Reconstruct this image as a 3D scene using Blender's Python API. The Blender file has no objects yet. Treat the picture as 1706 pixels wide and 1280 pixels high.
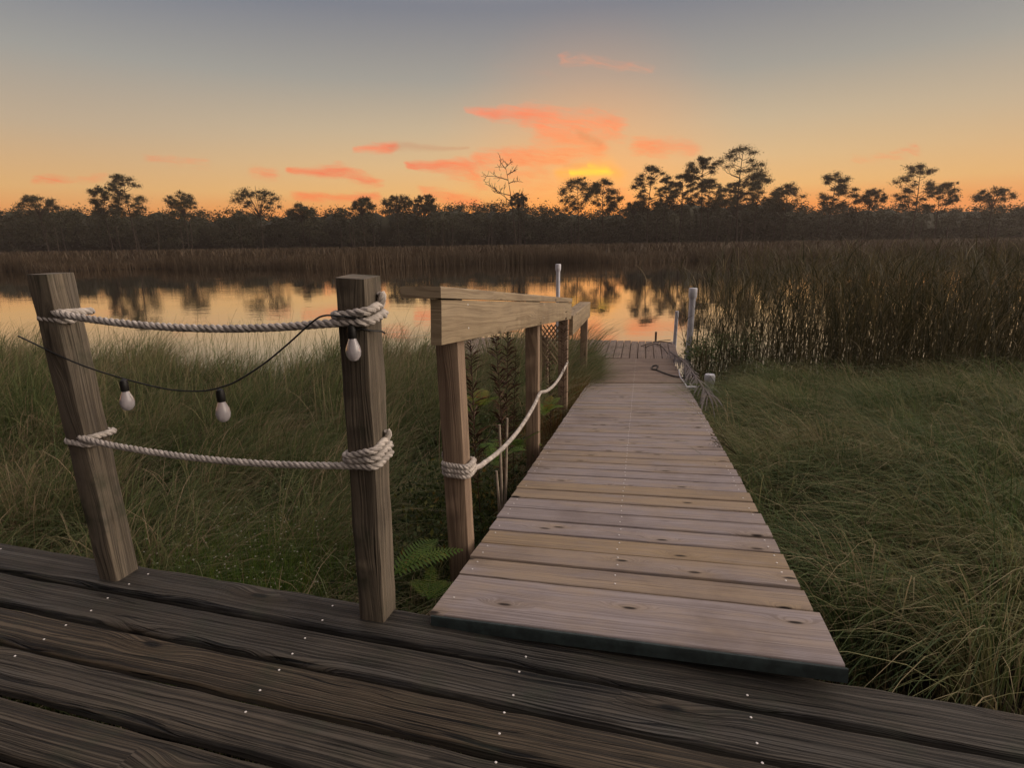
import bpy, math, random
import numpy as np
from mathutils import Vector, Matrix, noise as mnoise
random.seed(7); rng = np.random.default_rng(11)
SC = bpy.context.scene
COL = SC.collection
R = math.radians

# ------------------------------------------------------------------ camera
PITCH, ROLL, FPX = R(14.0), R(0.8), 950.0
CAM = Vector((0, 0, 1.2))
FWD = Vector((0, math.cos(PITCH), -math.sin(PITCH)))
R0 = Vector((1, 0, 0)); U0 = R0.cross(FWD)
RT = R0 * math.cos(ROLL) - U0 * math.sin(ROLL)
UP = U0 * math.cos(ROLL) + R0 * math.sin(ROLL)
cd = bpy.data.cameras.new('camera'); cam = bpy.data.objects.new('camera', cd); COL.objects.link(cam)
cd.sensor_width = 36; cd.lens = FPX / 1706 * 36; cd.clip_start = 0.02; cd.clip_end = 6000
cam.matrix_world = Matrix(((RT.x, UP.x, -FWD.x, CAM.x), (RT.y, UP.y, -FWD.y, CAM.y), (RT.z, UP.z, -FWD.z, CAM.z), (0, 0, 0, 1)))
SC.camera = cam

def ray(px, py): return (FWD * FPX + RT * (px - 853) + UP * (640 - py)).normalized()
def on(px, py, z): d = ray(px, py); return CAM + d * ((z - CAM.z) / d.z)
def at(px, py, Y): d = ray(px, py); return CAM + d * (Y / d.y)
def uvsky(px, py): d = ray(px, py); return (d.x / d.y, d.z / d.y)

# ------------------------------------------------------------------ node helpers
class NT:
    def __init__(s, tree): s.t = tree; tree.nodes.clear()
    def n(s, typ, ins=None, **props):
        nd = s.t.nodes.new(typ)
        for k, v in props.items(): setattr(nd, k, v)
        for k, v in (ins or {}).items():
            sock = nd.inputs[k]
            if isinstance(v, bpy.types.NodeSocket): s.t.links.new(v, sock)
            else: sock.default_value = v
        return nd
    def m(s, op, a, b=None, c=None, clamp=False):
        ins = {0: a}
        if b is not None: ins[1] = b
        if c is not None: ins[2] = c
        return s.n('ShaderNodeMath', ins, operation=op, use_clamp=clamp).outputs[0]
    def vm(s, op, a, b=None, out=0):
        ins = {0: a}
        if b is not None: ins[1] = b
        return s.n('ShaderNodeVectorMath', ins, operation=op).outputs[out]
    def mix(s, f, a, b, mode='MIX'):
        nd = s.n('ShaderNodeMix', data_type='RGBA', blend_type=mode)
        for sock, v in ((nd.inputs[0], f), (nd.inputs[6], a), (nd.inputs[7], b)):
            if isinstance(v, bpy.types.NodeSocket): s.t.links.new(v, sock)
            else: sock.default_value = v if not isinstance(v, tuple) or len(v) == 4 else (*v, 1)
        return nd.outputs[2]
    def ramp(s, f, stops, interp='LINEAR'):
        nd = s.n('ShaderNodeValToRGB', {0: f}); cr = nd.color_ramp; cr.interpolation = interp
        while len(cr.elements) < len(stops): cr.elements.new(0.5)
        for e, (p, c) in zip(cr.elements, stops):
            e.position = p; e.color = (*c, 1) if isinstance(c, tuple) else (c, c, c, 1)
        return nd.outputs[0]
    def smooth(s, x, a, b, lo=0.0, hi=1.0):
        return s.n('ShaderNodeMapRange', {0: x, 1: a, 2: b, 3: lo, 4: hi}, interpolation_type='SMOOTHSTEP').outputs[0]
    def noise(s, vec, scale, detail=3, rough=.5, out=0, dist=0.0):
        return s.n('ShaderNodeTexNoise', {'Vector': vec, 'Scale': scale, 'Detail': detail, 'Roughness': rough, 'Distortion': dist}).outputs[out]
    def comb(s, x, y, z): return s.n('ShaderNodeCombineXYZ', {0: x, 1: y, 2: z}).outputs[0]

def srgb(r, g, b):
    f = lambda c: (c / 255 / 12.92) if c / 255 <= .04045 else ((c / 255 + .055) / 1.055) ** 2.4
    return (f(r), f(g), f(b))

# ------------------------------------------------------------------ world: dusk sky, sun just set behind the pines
SUN_AZ = math.atan2(uvsky(985, 300)[0], 1)      # to the right of +Y
w = bpy.data.worlds.new('World'); SC.world = w; w.use_nodes = True
T = NT(w.node_tree)
geo = T.n('ShaderNodeTexCoord').outputs['Generated']
sep = T.n('ShaderNodeSeparateXYZ', {0: geo}); X, Y, Z = sep.outputs
hl = T.m('SQRT', T.m('ADD', T.m('MULTIPLY', X, X), T.m('MULTIPLY', Y, Y)))
el = T.m('DIVIDE', Z, T.m('MAXIMUM', hl, .001))                       # tan(elevation)
sx, sy = math.sin(SUN_AZ), math.cos(SUN_AZ)
ca = T.m('DIVIDE', T.m('ADD', T.m('MULTIPLY', X, sx), T.m('MULTIPLY', Y, sy)), T.m('MAXIMUM', hl, .001))   # cos of azimuth from the glow
elr = T.m('MULTIPLY', T.m('ARCTANGENT', el), 1 / R(90), clamp=True)   # 0 horizon, 1 zenith
deg = lambda d: d / 90
west = T.ramp(elr, [(0, srgb(240, 120, 40)), (deg(2.8), srgb(248, 148, 60)), (deg(4.5), srgb(237, 182, 112)), (deg(7), srgb(221, 184, 134)),
                    (deg(10), srgb(198, 177, 146)), (deg(14), srgb(160, 156, 147)), (deg(19.5), srgb(122, 126, 136)), (deg(36), srgb(205, 196, 200)), (deg(65), srgb(242, 228, 226)), (deg(90), srgb(246, 232, 230))])
side = T.ramp(elr, [(0, srgb(232, 138, 66)), (deg(2.5), srgb(236, 152, 78)), (deg(4.5), srgb(226, 176, 114)), (deg(9), srgb(192, 170, 142)), (deg(14), srgb(158, 156, 150)), (deg(20), srgb(112, 120, 138)),
                    (deg(36), srgb(200, 192, 198)), (deg(65), srgb(242, 228, 226)), (deg(90), srgb(246, 232, 230))])
east = T.ramp(elr, [(0, srgb(44, 38, 37)), (deg(28), srgb(62, 54, 54)), (deg(55), srgb(150, 138, 140)), (deg(65), srgb(242, 228, 226)), (deg(90), srgb(246, 232, 230))])
sky = T.mix(T.smooth(ca, .70, 1.0), side, west)
sky = T.mix(T.smooth(ca, .30, -.30), sky, east)
# clouds live in the direction plane (x/y, z/y) in front of the camera
ys = T.m('MAXIMUM', Y, .05)
P0 = T.comb(T.m('DIVIDE', X, ys), T.m('DIVIDE', Z, ys), 0.0)
PN = T.vm('MULTIPLY', P0, (1.0, 2.6, 1))
warp = T.vm('SUBTRACT', T.noise(PN, 7.0, 4, .6, out=1), (.5, .5, .5))
P = T.vm('ADD', P0, T.vm('MULTIPLY', warp, (.075, .030, 0)))
def streak(acc, pts, wd, inten, w0=None):
    """soft streak through photo-measured sky directions"""
    for (ax, ay), (bx, by) in zip(pts[:-1], pts[1:]):
        a, b = Vector(uvsky(ax, ay)), Vector(uvsky(bx, by)); ab = b - a
        pa = T.vm('SUBTRACT', P, (a.x, a.y, 0))
        t = T.m('DIVIDE', T.vm('DOT_PRODUCT', pa, (ab.x, ab.y, 0), out='Value'), ab.dot(ab), clamp=True)
        sc = T.n('ShaderNodeVectorMath', {0: (ab.x, ab.y, 0), 'Scale': t}, operation='SCALE').outputs[0]
        d = T.vm('LENGTH', T.vm('SUBTRACT', pa, sc), out='Value')
        v = T.smooth(T.m('DIVIDE', d, T.m('MULTIPLY_ADD', t, (wd - (w0 or wd)) * 1.25 / 950, (w0 or wd) * 1.25 / 950)), 1.0, 0.0); v = T.m('MULTIPLY', v, inten); w0 = None
        acc = T.m('MAXIMUM', acc, v) if acc is not None else v
    return acc
c = None
c = streak(c, [(782, 186), (880, 194)], 19, 1.0, 7)
c = streak(c, [(880, 196), (960, 206), (1032, 208)], 27, 1.0)
c = streak(c, [(900, 190), (990, 190)], 16, .6)
c = streak(c, [(1030, 205), (990, 228)], 22, .8)
c = streak(c, [(900, 215), (970, 235), (1000, 243)], 22, 1.0)
c = streak(c, [(1000, 245), (900, 260), (800, 268)], 25, 1.0)
c = streak(c, [(820, 275), (900, 275)], 34, .6)
c = streak(c, [(685, 271), (770, 280)], 19, 1.0, 7)
c = streak(c, [(770, 280), (795, 300)], 24, .9)
c = streak(c, [(840, 262), (760, 290), (880, 292)], 26, .6)
c = streak(c, [(588, 247), (660, 244)], 14, 1.0, 8)
c = streak(c, [(485, 280), (565, 285)], 15, .9, 7)
c = streak(c, [(560, 282), (625, 302)], 15, .8)
c = streak(c, [(1068, 238), (1150, 250)], 19, .85)
c = streak(c, [(425, 282), (458, 290)], 17, .6)
c = streak(c, [(495, 332), (625, 331)], 12, .95)
c = streak(c, [(700, 322), (790, 338)], 17, 1.0)
c = streak(c, [(860, 322), (930, 318), (900, 300)], 24, .5)
c = streak(c, [(930, 300), (1040, 330)], 26, .5)
c = streak(c, [(940, 98), (1010, 105), (1082, 116)], 10, .68)
c = streak(c, [(820, 112), (960, 124)], 12, .13)
c = streak(c, [(250, 262), (340, 272)], 14, .5)
c = streak(c, [(1420, 262), (1530, 250)], 14, .4)
c = streak(c, [(60, 300), (170, 292)], 13, .5)
PR = T.n('ShaderNodeVectorRotate', {'Vector': P, 'Angle': R(7)}, rotation_type='Z_AXIS').outputs[0]
fib = T.noise(T.vm('MULTIPLY', PR, (1, 6.5, 1)), 13.0, 7, .68, dist=.35)
fib2 = T.noise(T.vm('MULTIPLY', PR, (1, 3.0, 1)), 8.0, 3, .5)
fm = T.m('ADD', T.m('MULTIPLY', T.m('SUBTRACT', fib, .5), 1.5), T.m('MULTIPLY', T.m('SUBTRACT', fib2, .5), .9))
fib3 = T.noise(T.vm('MULTIPLY', PR, (1, 9, 1)), 34.0, 6, .7, dist=.5)
fm = T.m('ADD', fm, T.m('MULTIPLY', T.m('SUBTRACT', fib3, .5), 1.1))
c_raw = c
c = T.m('MULTIPLY', T.smooth(T.m('ADD', c, fm), .10, 1.45), T.smooth(c_raw, .0, .30))
c = T.m('MULTIPLY', T.m('MULTIPLY', c, 1.0), T.m('GREATER_THAN', Y, .05))
ccol = T.ramp(T.m('MULTIPLY', el, 4.0), [(0, srgb(255, 108, 40)), (.45, srgb(255, 130, 76)), (.8, srgb(255, 138, 104)), (1, srgb(228, 156, 126))])
ccol = T.mix(T.smooth(fib2, .40, .68, .0, .55), ccol, srgb(240, 104, 76))
sky = T.mix(T.m('MULTIPLY', c, .95), sky, ccol)
# faint grey undersides trailing from the streaks
c2 = streak(None, [(660, 243), (780, 245)], 4, .8, 10)
c2 = streak(c2, [(960, 222), (1000, 236)], 9, 1.0)
c2 = streak(c2, [(940, 276), (1010, 278)], 8, .9)
sky = T.mix(T.m('MULTIPLY', T.smooth(c2, .0, 1.2), .45), sky, srgb(196, 128, 96))
# the burning yellow patch where the sun went down
c3 = streak(None, [(930, 289), (1018, 284)], 26, 1.0, 14)
sky = T.mix(T.m('MULTIPLY', T.m('POWER', c3, 1.3), T.smooth(fib, .25, .65, .35, .85)), sky, (1.1, .50, .07))
c4 = streak(None, [(948, 288), (1010, 283)], 11, 1.0, 6)
c4 = streak(c4, [(985, 276), (1012, 279)], 6, .6)
sky = T.mix(T.m('MULTIPLY', T.m('POWER', c4, 1.2), T.smooth(fib, .25, .6, .6, 1.0)), sky, (1.2, .88, .05))
glow = T.vm('LENGTH', T.vm('SUBTRACT', P0, (*uvsky(985, 320), 0)), out='Value')
glow = T.m('MULTIPLY', T.smooth(glow, .30, .0), T.m('GREATER_THAN', Y, .05))
sky = T.mix(T.m('MULTIPLY', glow, .36), sky, (1.15, .40, .06))
flank_fill = T.m('POWER', T.m('MAXIMUM', T.vm('DOT_PRODUCT', T.vm('NORMALIZE', geo), Vector((.96, -.16, .36)).normalized()[:], out='Value'), 0.0), 10.0)
sky = T.mix(flank_fill, sky, (6.2, 5.2, 4.3))   # bright lobe added to the unseen sky, right, to light rail and post sides
ground_dark = T.smooth(Z, -.12, -.01)
sky = T.mix(ground_dark, srgb(40, 36, 34), sky)
nish = T.n('ShaderNodeTexSky', sky_type='NISHITA', sun_disc=False, sun_elevation=R(1.0), sun_rotation=SUN_AZ).outputs[0]
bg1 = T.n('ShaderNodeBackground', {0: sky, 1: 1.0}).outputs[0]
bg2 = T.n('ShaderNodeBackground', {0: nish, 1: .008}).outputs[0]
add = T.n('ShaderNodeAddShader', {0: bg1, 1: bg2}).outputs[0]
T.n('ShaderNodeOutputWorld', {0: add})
w.cycles.sampling_method = 'MANUAL'; w.cycles.sample_map_resolution = 1024

sd = bpy.data.lights.new('sun', 'SUN'); sd.energy = .5; sd.angle = R(1.5); sd.color = (1, .62, .36)
sun = bpy.data.objects.new('sun', sd); COL.objects.link(sun)
sun.rotation_euler = Vector((-math.sin(SUN_AZ), -math.cos(SUN_AZ), -math.tan(R(1.0)))).to_track_quat('-Z', 'Y').to_euler()
SC.view_settings.view_transform = 'Standard'; SC.view_settings.look = 'None'
SC.view_settings.exposure = 0.0; SC.view_settings.gamma = 1.0
SC.cycles.max_bounces = 6; SC.cycles.transparent_max_bounces = 4
SC.cycles.use_denoising = True; SC.cycles.denoiser = 'OPENIMAGEDENOISE'; SC.cycles.denoising_input_passes = 'RGB_ALBEDO_NORMAL'; SC.cycles.denoising_prefilter = 'ACCURATE'

# ------------------------------------------------------------------ mesh helpers
def tag(o, label=None, cat=None, group=None, kind=None):
    if label: o['label'] = label
    if cat: o['category'] = cat
    if group: o['group'] = group
    if kind: o['kind'] = kind
    return o
def empty(name, loc=(0, 0, 0), label=None, cat=None, group=None, kind=None):
    o = bpy.data.objects.new(name, None); o.empty_display_size = .1; o.location = loc
    COL.objects.link(o); return tag(o, label, cat, group, kind)
def link(name, me, mat, parent=None, smooth=True):
    o = bpy.data.objects.new(name, me); COL.objects.link(o)
    if mat: me.materials.append(mat)
    if smooth and len(me.polygons): me.polygons.foreach_set('use_smooth', np.ones(len(me.polygons), bool))
    if parent:
        o.parent = parent
        o.location = -Vector(parent.location) if parent.parent is None else (0, 0, 0)
    return o

class MB:
    """collects geometry (world coordinates) with a grain vector and tint per vertex"""
    def __init__(s): s.v = []; s.f = []; s.g = []; s.t = []; s.mi = []
    def add(s, vs, fs, gs=None, t=0.0, mi=0):
        b = len(s.v); s.v += [tuple(v) for v in vs]; s.mi += [mi] * len(fs)
        s.f += [tuple(i + b for i in f) for f in fs]
        s.g += gs if gs is not None else [(0, 0, 0)] * len(vs)
        s.t += [t] * len(vs) if not isinstance(t, list) else t
        return s
    def build(s, name, mat, parent=None, smooth=True):
        me = bpy.data.meshes.new(name); me.from_pydata(s.v, [], s.f)
        a = me.attributes.new('grain', 'FLOAT_VECTOR', 'POINT'); a.data.foreach_set('vector', np.array(s.g, 'f').ravel())
        a = me.attributes.new('tint', 'FLOAT', 'POINT'); a.data.foreach_set('value', np.array(s.t, 'f'))
        me.update(); mats = mat if isinstance(mat, list) else [mat]
        o = link(name, me, mats[0], parent, smooth)
        for m2 in mats[1:]: me.materials.append(m2); me.polygons.foreach_set('material_index', np.array(s.mi, 'i'))
        if smooth: me.set_sharp_from_angle(angle=R(34))
        return o

_pid = [0.0]
def plank(mb, a, b, side, wd, th, tint=0., wear=.0, chamf=.004, step=.06, warp=0.0, gid=None):
    """board from a to b (centre of its top face); side = unit vector across; worn rounded edges"""
    a, b = Vector(a), Vector(b); ax = (b - a); L = ax.length; ax.normalize(); side = Vector(side).normalized()
    nr = side.cross(ax).normalized()
    if nr.z < 0 and abs(nr.z) > .3: nr = -nr
    _pid[0] += 1.0; pid = _pid[0] if gid is None else gid; so = random.uniform(0, 40)
    h = wd / 2; c = chamf
    prof = [(-h, -th), (-h, -th * .5), (-h, -c), (-h + c * .35, -c * .35), (-h + c, 0), (-h * .5, 0), (0, 0), (h * .5, 0), (h - c, 0), (h - c * .35, -c * .35), (h, -c), (h, -th * .5), (h, -th)]
    n = max(2, int(L / step)); vs = []; gs = []; k = len(prof)
    for i in range(n + 1):
        s = L * i / n; q = a + ax * s
        cu = warp * mnoise.noise(Vector((s * .6, pid * 3.1, 0)))
        for x, z in prof:
            e = abs(x) / h
            wx = wear * mnoise.noise(Vector((s * 6, math.copysign(3, x) + pid, z * 20))) * (e > .6)
            wz = wear * .7 * (mnoise.noise(Vector((s * 9, x * 60, pid))) - .3 * e) * (z > -th * .6)
            vs.append(q + side * (x + wx + (cu if True else 0)) + nr * (z + wz)); gs.append((s + so, x if z > -c * 1.5 else x + math.copysign(-z, x), pid))
    fs = [(i * k + j, i * k + j + 1, (i + 1) * k + j + 1, (i + 1) * k + j) for i in range(n) for j in range(k - 1)]
    fs += [(i * k + k - 1, i * k, (i + 1) * k, (i + 1) * k + k - 1) for i in range(n)]
    # end caps on own verts
    b0 = len(vs)
    for i in (0, n):
        for j in range(k): vs.append(vs[i * k + j]); gs.append((so + prof[j][0], prof[j][1], pid + .5))
    fs += [tuple(range(b0, b0 + k)), tuple(range(b0 + 2 * k - 1, b0 + k - 1, -1))]
    return mb.add(vs, fs, gs, tint)

def beam(mb, p0, p1, sx_dir, wx, wy, tint=0., ch=.004, wear=.0015, step=.06, gid=None):
    """square timber around axis p0->p1, wx along sx_dir, wy across"""
    p0, p1 = Vector(p0), Vector(p1); ax = (p1 - p0); L = ax.length; ax.normalize()
    u = Vector(sx_dir); u = (u - ax * u.dot(ax)).normalized(); v = ax.cross(u)
    _pid[0] += 1; pid = _pid[0] if gid is None else gid
    hx, hy = wx / 2, wy / 2; prof = []
    for sx_, sy_, o in ((1, 1, 0), (-1, 1, 1), (-1, -1, 0), (1, -1, 1)):
        cs = [(hx - ch, hy), (hx - ch * .3, hy - ch * .3), (hx, hy - ch)]
        if not o: cs = cs[::-1]
        prof += [(sx_ * x, sy_ * y) for x, y in cs]
    k = len(prof); n = max(1, int(L / step)); vs = []; gs = []; fs = []
    per = [0.0]
    for j in range(1, k): per.append(per[-1] + math.dist(prof[j], prof[j - 1]))
    for i in range(n + 1):
        s = L * i / n
        for j, (x, y) in enumerate(prof):
            wn = wear * mnoise.noise(Vector((s * 7, j * 2.3, pid)))
            vs.append(p0 + ax * s + u * (x + wn) + v * (y + wn)); gs.append((s + pid * 2, per[j], pid))
    fs = [(i * k + j, i * k + (j + 1) % k, (i + 1) * k + (j + 1) % k, (i + 1) * k + j) for i in range(n) for j in range(k)]
    b0 = len(vs)
    for i in (0, n):
        for j in range(k): vs.append(vs[i * k + j]); gs.append((pid + prof[j][0], prof[j][1], pid))
    fs += [tuple(range(b0 + k - 1, b0 - 1, -1)), tuple(range(b0 + k, b0 + 2 * k))]
    return mb.add(vs, fs, gs, tint)

def frames(pts):
    pts = [Vector(p) for p in pts]; T_ = []
    for i in range(len(pts)): T_.append((pts[min(i + 1, len(pts) - 1)] - pts[max(i - 1, 0)]).normalized())
    n = T_[0].orthogonal().normalized(); out = []
    for p, t in zip(pts, T_):
        n = (n - t * n.dot(t)); n = n.normalized() if n.length > 1e-6 else t.orthogonal().normalized()
        out.append((p, t, n, t.cross(n)))
    return out
def tube(mb, pts, rad, sides=8, tint=0., cap=True):
    fr = frames(pts); n = len(fr); vs = []; gs = []; s = 0
    for i, (p, t, u, v) in enumerate(fr):
        r = rad[i] if isinstance(rad, (list, tuple)) else rad
        if i: s += (p - fr[i - 1][0]).length
        for j in range(sides):
            a = 2 * math.pi * j / sides; vs.append(p + u * (r * math.cos(a)) + v * (r * math.sin(a))); gs.append((s, j / sides * .2, 0))
    fs = [(i * sides + j, i * sides + (j + 1) % sides, (i + 1) * sides + (j + 1) % sides, (i + 1) * sides + j) for i in range(n - 1) for j in range(sides)]
    if cap: fs += [tuple(range(sides))[::-1], tuple(range((n - 1) * sides, n * sides))]
    return mb.add(vs, fs, gs, tint)
def resample(pts, ds):
    """Catmull-Rom through pts, sampled about every ds"""
    pts = [Vector(p) for p in pts]; P_ = [pts[0] * 2 - pts[1]] + pts + [pts[-1] * 2 - pts[-2]]; fine = []
    for i in range(1, len(P_) - 2):
        a, b, c_, d = P_[i - 1:i + 3]; m = max(2, int((c_ - b).length / ds * 2) + 2)
        for k in range(m):
            t = k / m; fine.append(.5 * ((2 * b) + (c_ - a) * t + (2 * a - 5 * b + 4 * c_ - d) * t * t + (3 * b - a - 3 * c_ + d) * t ** 3))
    fine.append(pts[-1]); out = [fine[0]]; acc = 0
    for p, q in zip(fine[:-1], fine[1:]):
        acc += (q - p).length
        if acc >= ds: out.append(q); acc = 0
    return out
def rope_mesh(mb, pts, rad, pitch=None, strands=3):
    pitch = pitch or rad * 5.5; fr = frames(resample(pts, pitch / 9)); s = 0; lines = [[] for _ in range(strands)]
    for i, (p, t, u, v) in enumerate(fr):
        if i: s += (p - fr[i - 1][0]).length
        for k in range(strands):
            a = 2 * math.pi * (s / pitch + k / strands); lines[k].append(p + u * (rad * .5 * math.cos(a)) + v * (rad * .5 * math.sin(a)))
    for l in lines: tube(mb, l, rad * .56, 7)
    return mb

# ------------------------------------------------------------------ materials
def wood_mat(name, grey, tan, dark, freq=90, rough=.8, bump=.5, crack=.5, knots=1.0, moss=0.0, spec=.25, contrast=1.0, amp=8.0, stretch=1.0, kth=.72, huev=1.3, cth=0.0, sharp=.11, grow=5.0, kf=1.0):
    m = bpy.data.materials.new(name); m.use_nodes = True; t = NT(m.node_tree)
    g = t.n('ShaderNodeAttribute', attribute_name='grain').outputs['Vector']
    tint = t.n('ShaderNodeAttribute', attribute_name='tint').outputs['Fac']
    s = t.n('ShaderNodeSeparateXYZ', {0: g}); al, acr, pid = s.outputs
    pv = t.m('MULTIPLY', pid, 13.7)
    base = t.comb(t.m('MULTIPLY', al, .8), t.m('MULTIPLY', acr, 7.0), pv)
    low = t.noise(base, 1.6, 2, .5)
    # knots
    kv = t.comb(t.m('MULTIPLY_ADD', al, 1.7 * kf, t.m('MULTIPLY', pid, 5.31)), t.m('MULTIPLY_ADD', acr, 5.0 * kf, t.m('MULTIPLY', pid, 3.77)), 0.0)
    vor = t.n('ShaderNodeTexVoronoi', {'Vector': kv, 'Scale': 1.0, 'Randomness': 1.0}, feature='F1', voronoi_dimensions='2D')
    kd = vor.outputs['Distance']
    ksel = t.m('GREATER_THAN', t.n('ShaderNodeSeparateColor', {0: vor.outputs['Color']}).outputs[0], kth)
    kn = t.m('MULTIPLY', t.m('MULTIPLY', t.smooth(kd, .34, 0.0), ksel), knots)
    core = t.m('MULTIPLY', t.smooth(kd, .085, .03), ksel)
    ringc = t.m('ADD', t.m('ADD', t.m('MULTIPLY', acr, freq), t.m('MULTIPLY', low, amp)), t.m('MULTIPLY', kn, grow))
    rv = t.comb(ringc, t.m('MULTIPLY', al, stretch), pv)
    ring = t.noise(rv, 1.0, 3, .65)
    fine = t.noise(t.comb(t.m('MULTIPLY', al, 9.0), t.m('MULTIPLY', acr, 420.0), pv), 1.0, 3, .7)
    blot = t.noise(t.comb(t.m('MULTIPLY', al, 3.0), t.m('MULTIPLY', acr, 9.0), pv), 1.3, 4, .6)
    crk = t.smooth(t.noise(t.comb(t.m('MULTIPLY', al, 2.2), t.m('ADD', t.m('MULTIPLY', acr, 130.0), t.m('MULTIPLY', low, 12.0)), pv), 1.0, 2, .5), .36 + cth, .27 + cth)
    hue = t.m('ADD', t.m('MULTIPLY', t.m('SUBTRACT', blot, .5), huev), tint, clamp=True)
    col = t.mix(hue, grey, tan)
    dk = t.m('ADD', t.m('MULTIPLY', t.smooth(ring, .49 + sharp, .49 - sharp), .55 * contrast), t.m('MULTIPLY', t.smooth(fine, .55, .25), .30), clamp=True)
    col = t.mix(dk, col, dark)
    col = t.mix(t.m('MULTIPLY', t.smooth(blot, .35, .7), .25), col, tuple(min(1, x * 1.35) for x in grey))
    col = t.mix(t.m('MULTIPLY', kn, .35), col, tuple(x * .8 for x in tan))
    col = t.mix(t.m('MULTIPLY', core, min(1, knots)), col, tuple(x * .22 for x in dark))
    col = t.mix(t.m('MULTIPLY', crk, crack), col, tuple(x * .25 for x in dark))
    stn = t.noise(t.n('ShaderNodeTexCoord').outputs['Object'], 2.3, 5, .62)
    col = t.mix(t.m('MULTIPLY', t.smooth(stn, .47, .72), .42), col, tuple(x * 1.1 for x in dark))
    if moss:
        ms = t.noise(t.n('ShaderNodeTexCoord').outputs['Object'], 6.0, 4, .65)
        col = t.mix(t.m('MULTIPLY', t.smooth(ms, .50, .72), moss), col, (.035, .047, .026))
    hgt = t.m('ADD', t.m('MULTIPLY', t.smooth(ring, .34, .60), 1.0), t.m('MULTIPLY', fine, .5))
    hgt = t.m('SUBTRACT', hgt, t.m('MULTIPLY', crk, 1.4 * crack)); hgt = t.m('SUBTRACT', hgt, t.m('MULTIPLY', core, .8))
    bp = t.n('ShaderNodeBump', {'Height': hgt, 'Strength': bump, 'Distance': .003}).outputs[0]
    rg = t.smooth(blot, .2, .8, rough - .12, rough + .1)
    b = t.n('ShaderNodeBsdfPrincipled', {'Base Color': col, 'Roughness': rg, 'Normal': bp, 'Specular IOR Level': spec})
    t.n('ShaderNodeOutputMaterial', {0: b.outputs[0]}); return m

def plain(name, col, rough=.6, spec=.4, var=.15, scale=20, metal=0, bump=0.):
    m = bpy.data.materials.new(name); m.use_nodes = True; t = NT(m.node_tree)
    oc = t.n('ShaderNodeTexCoord').outputs['Object']; n = t.noise(oc, scale, 4, .6)
    cc = t.mix(t.m('MULTIPLY', t.smooth(n, .35, .75), 1.0), tuple(x * (1 - var) for x in col), tuple(min(1, x * (1 + var)) for x in col))
    ins = {'Base Color': cc, 'Roughness': rough, 'Specular IOR Level': spec, 'Metallic': metal}
    if bump: ins['Normal'] = t.n('ShaderNodeBump', {'Height': n, 'Strength': bump, 'Distance': .002}).outputs[0]
    b = t.n('ShaderNodeBsdfPrincipled', ins); t.n('ShaderNodeOutputMaterial', {0: b.outputs[0]}); return m

def leaf_mat(name, stops, transl=.35, rough=.6):
    """blade colour by tint attribute, light passes through thin blades"""
    m = bpy.data.materials.new(name); m.use_nodes = True; t = NT(m.node_tree)
    tint = t.n('ShaderNodeAttribute', attribute_name='tint').outputs['Fac']
    col = t.ramp(tint, stops)
    b = t.n('ShaderNodeBsdfPrincipled', {'Base Color': col, 'Roughness': rough, 'Specular IOR Level': .25})
    tr = t.n('ShaderNodeBsdfTranslucent', {0: col})
    mx = t.n('ShaderNodeMixShader', {0: transl, 1: b.outputs[0], 2: tr.outputs[0]})
    t.n('ShaderNodeOutputMaterial', {0: mx.outputs[0]}); return m

W_DECK = wood_mat('old_deck_wood', (.072, .067, .059), (.112, .078, .042), (.003, .0026, .0026), freq=300, amp=7.0, stretch=.42, sharp=.055, grow=9.0, rough=.6, bump=1.0, crack=1.0, knots=1.0, kth=.60, cth=.05, moss=.35, spec=.35, contrast=1.5)
W_WALK = wood_mat('weathered_walk_wood', (.305, .265, .262), (.315, .228, .125), (.105, .076, .062), freq=190, rough=.8, bump=.3, crack=.5, knots=1.0, kth=.45, huev=2.6, amp=9.0, stretch=.6, contrast=.8, grow=8.0, kf=1.55)
W_DOCK = wood_mat('dock_wood', (.30, .235, .20), (.28, .20, .135), (.09, .062, .05), freq=110, rough=.85, bump=.5, crack=.6, knots=.7)
W_POST = wood_mat('treated_post_wood', (.285, .205, .145), (.35, .26, .165), (.080, .048, .034), freq=95, rough=.8, bump=.35, crack=.3, knots=.5)
W_RAIL = wood_mat('rail_wood', (.305, .240, .160), (.335, .25, .145), (.135, .092, .055), freq=70, rough=.75, bump=.25, crack=.22, knots=.7)
W_OLD = wood_mat('old_post_wood', (.165, .140, .112), (.25, .19, .115), (.026, .021, .016), freq=85, rough=.75, bump=.7, crack=.7, knots=.4, moss=.6)
M_ROPE = plain('rope_cotton', (.50, .45, .405), .9, .1, .32, 34, bump=.6)
M_NAIL = plain('nail_metal', (.74, .71, .68), .4, .6, .1, 200, metal=.2)
M_PVC = plain('pvc_white', (.62, .62, .67), .45, .4, .12, 12)
M_BLACK = plain('black_rubber', (.012, .011, .010), .5, .4, .2)
M_STRAW = plain('dry_stake', (.33, .27, .21), .8, .2, .2, 30)

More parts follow.
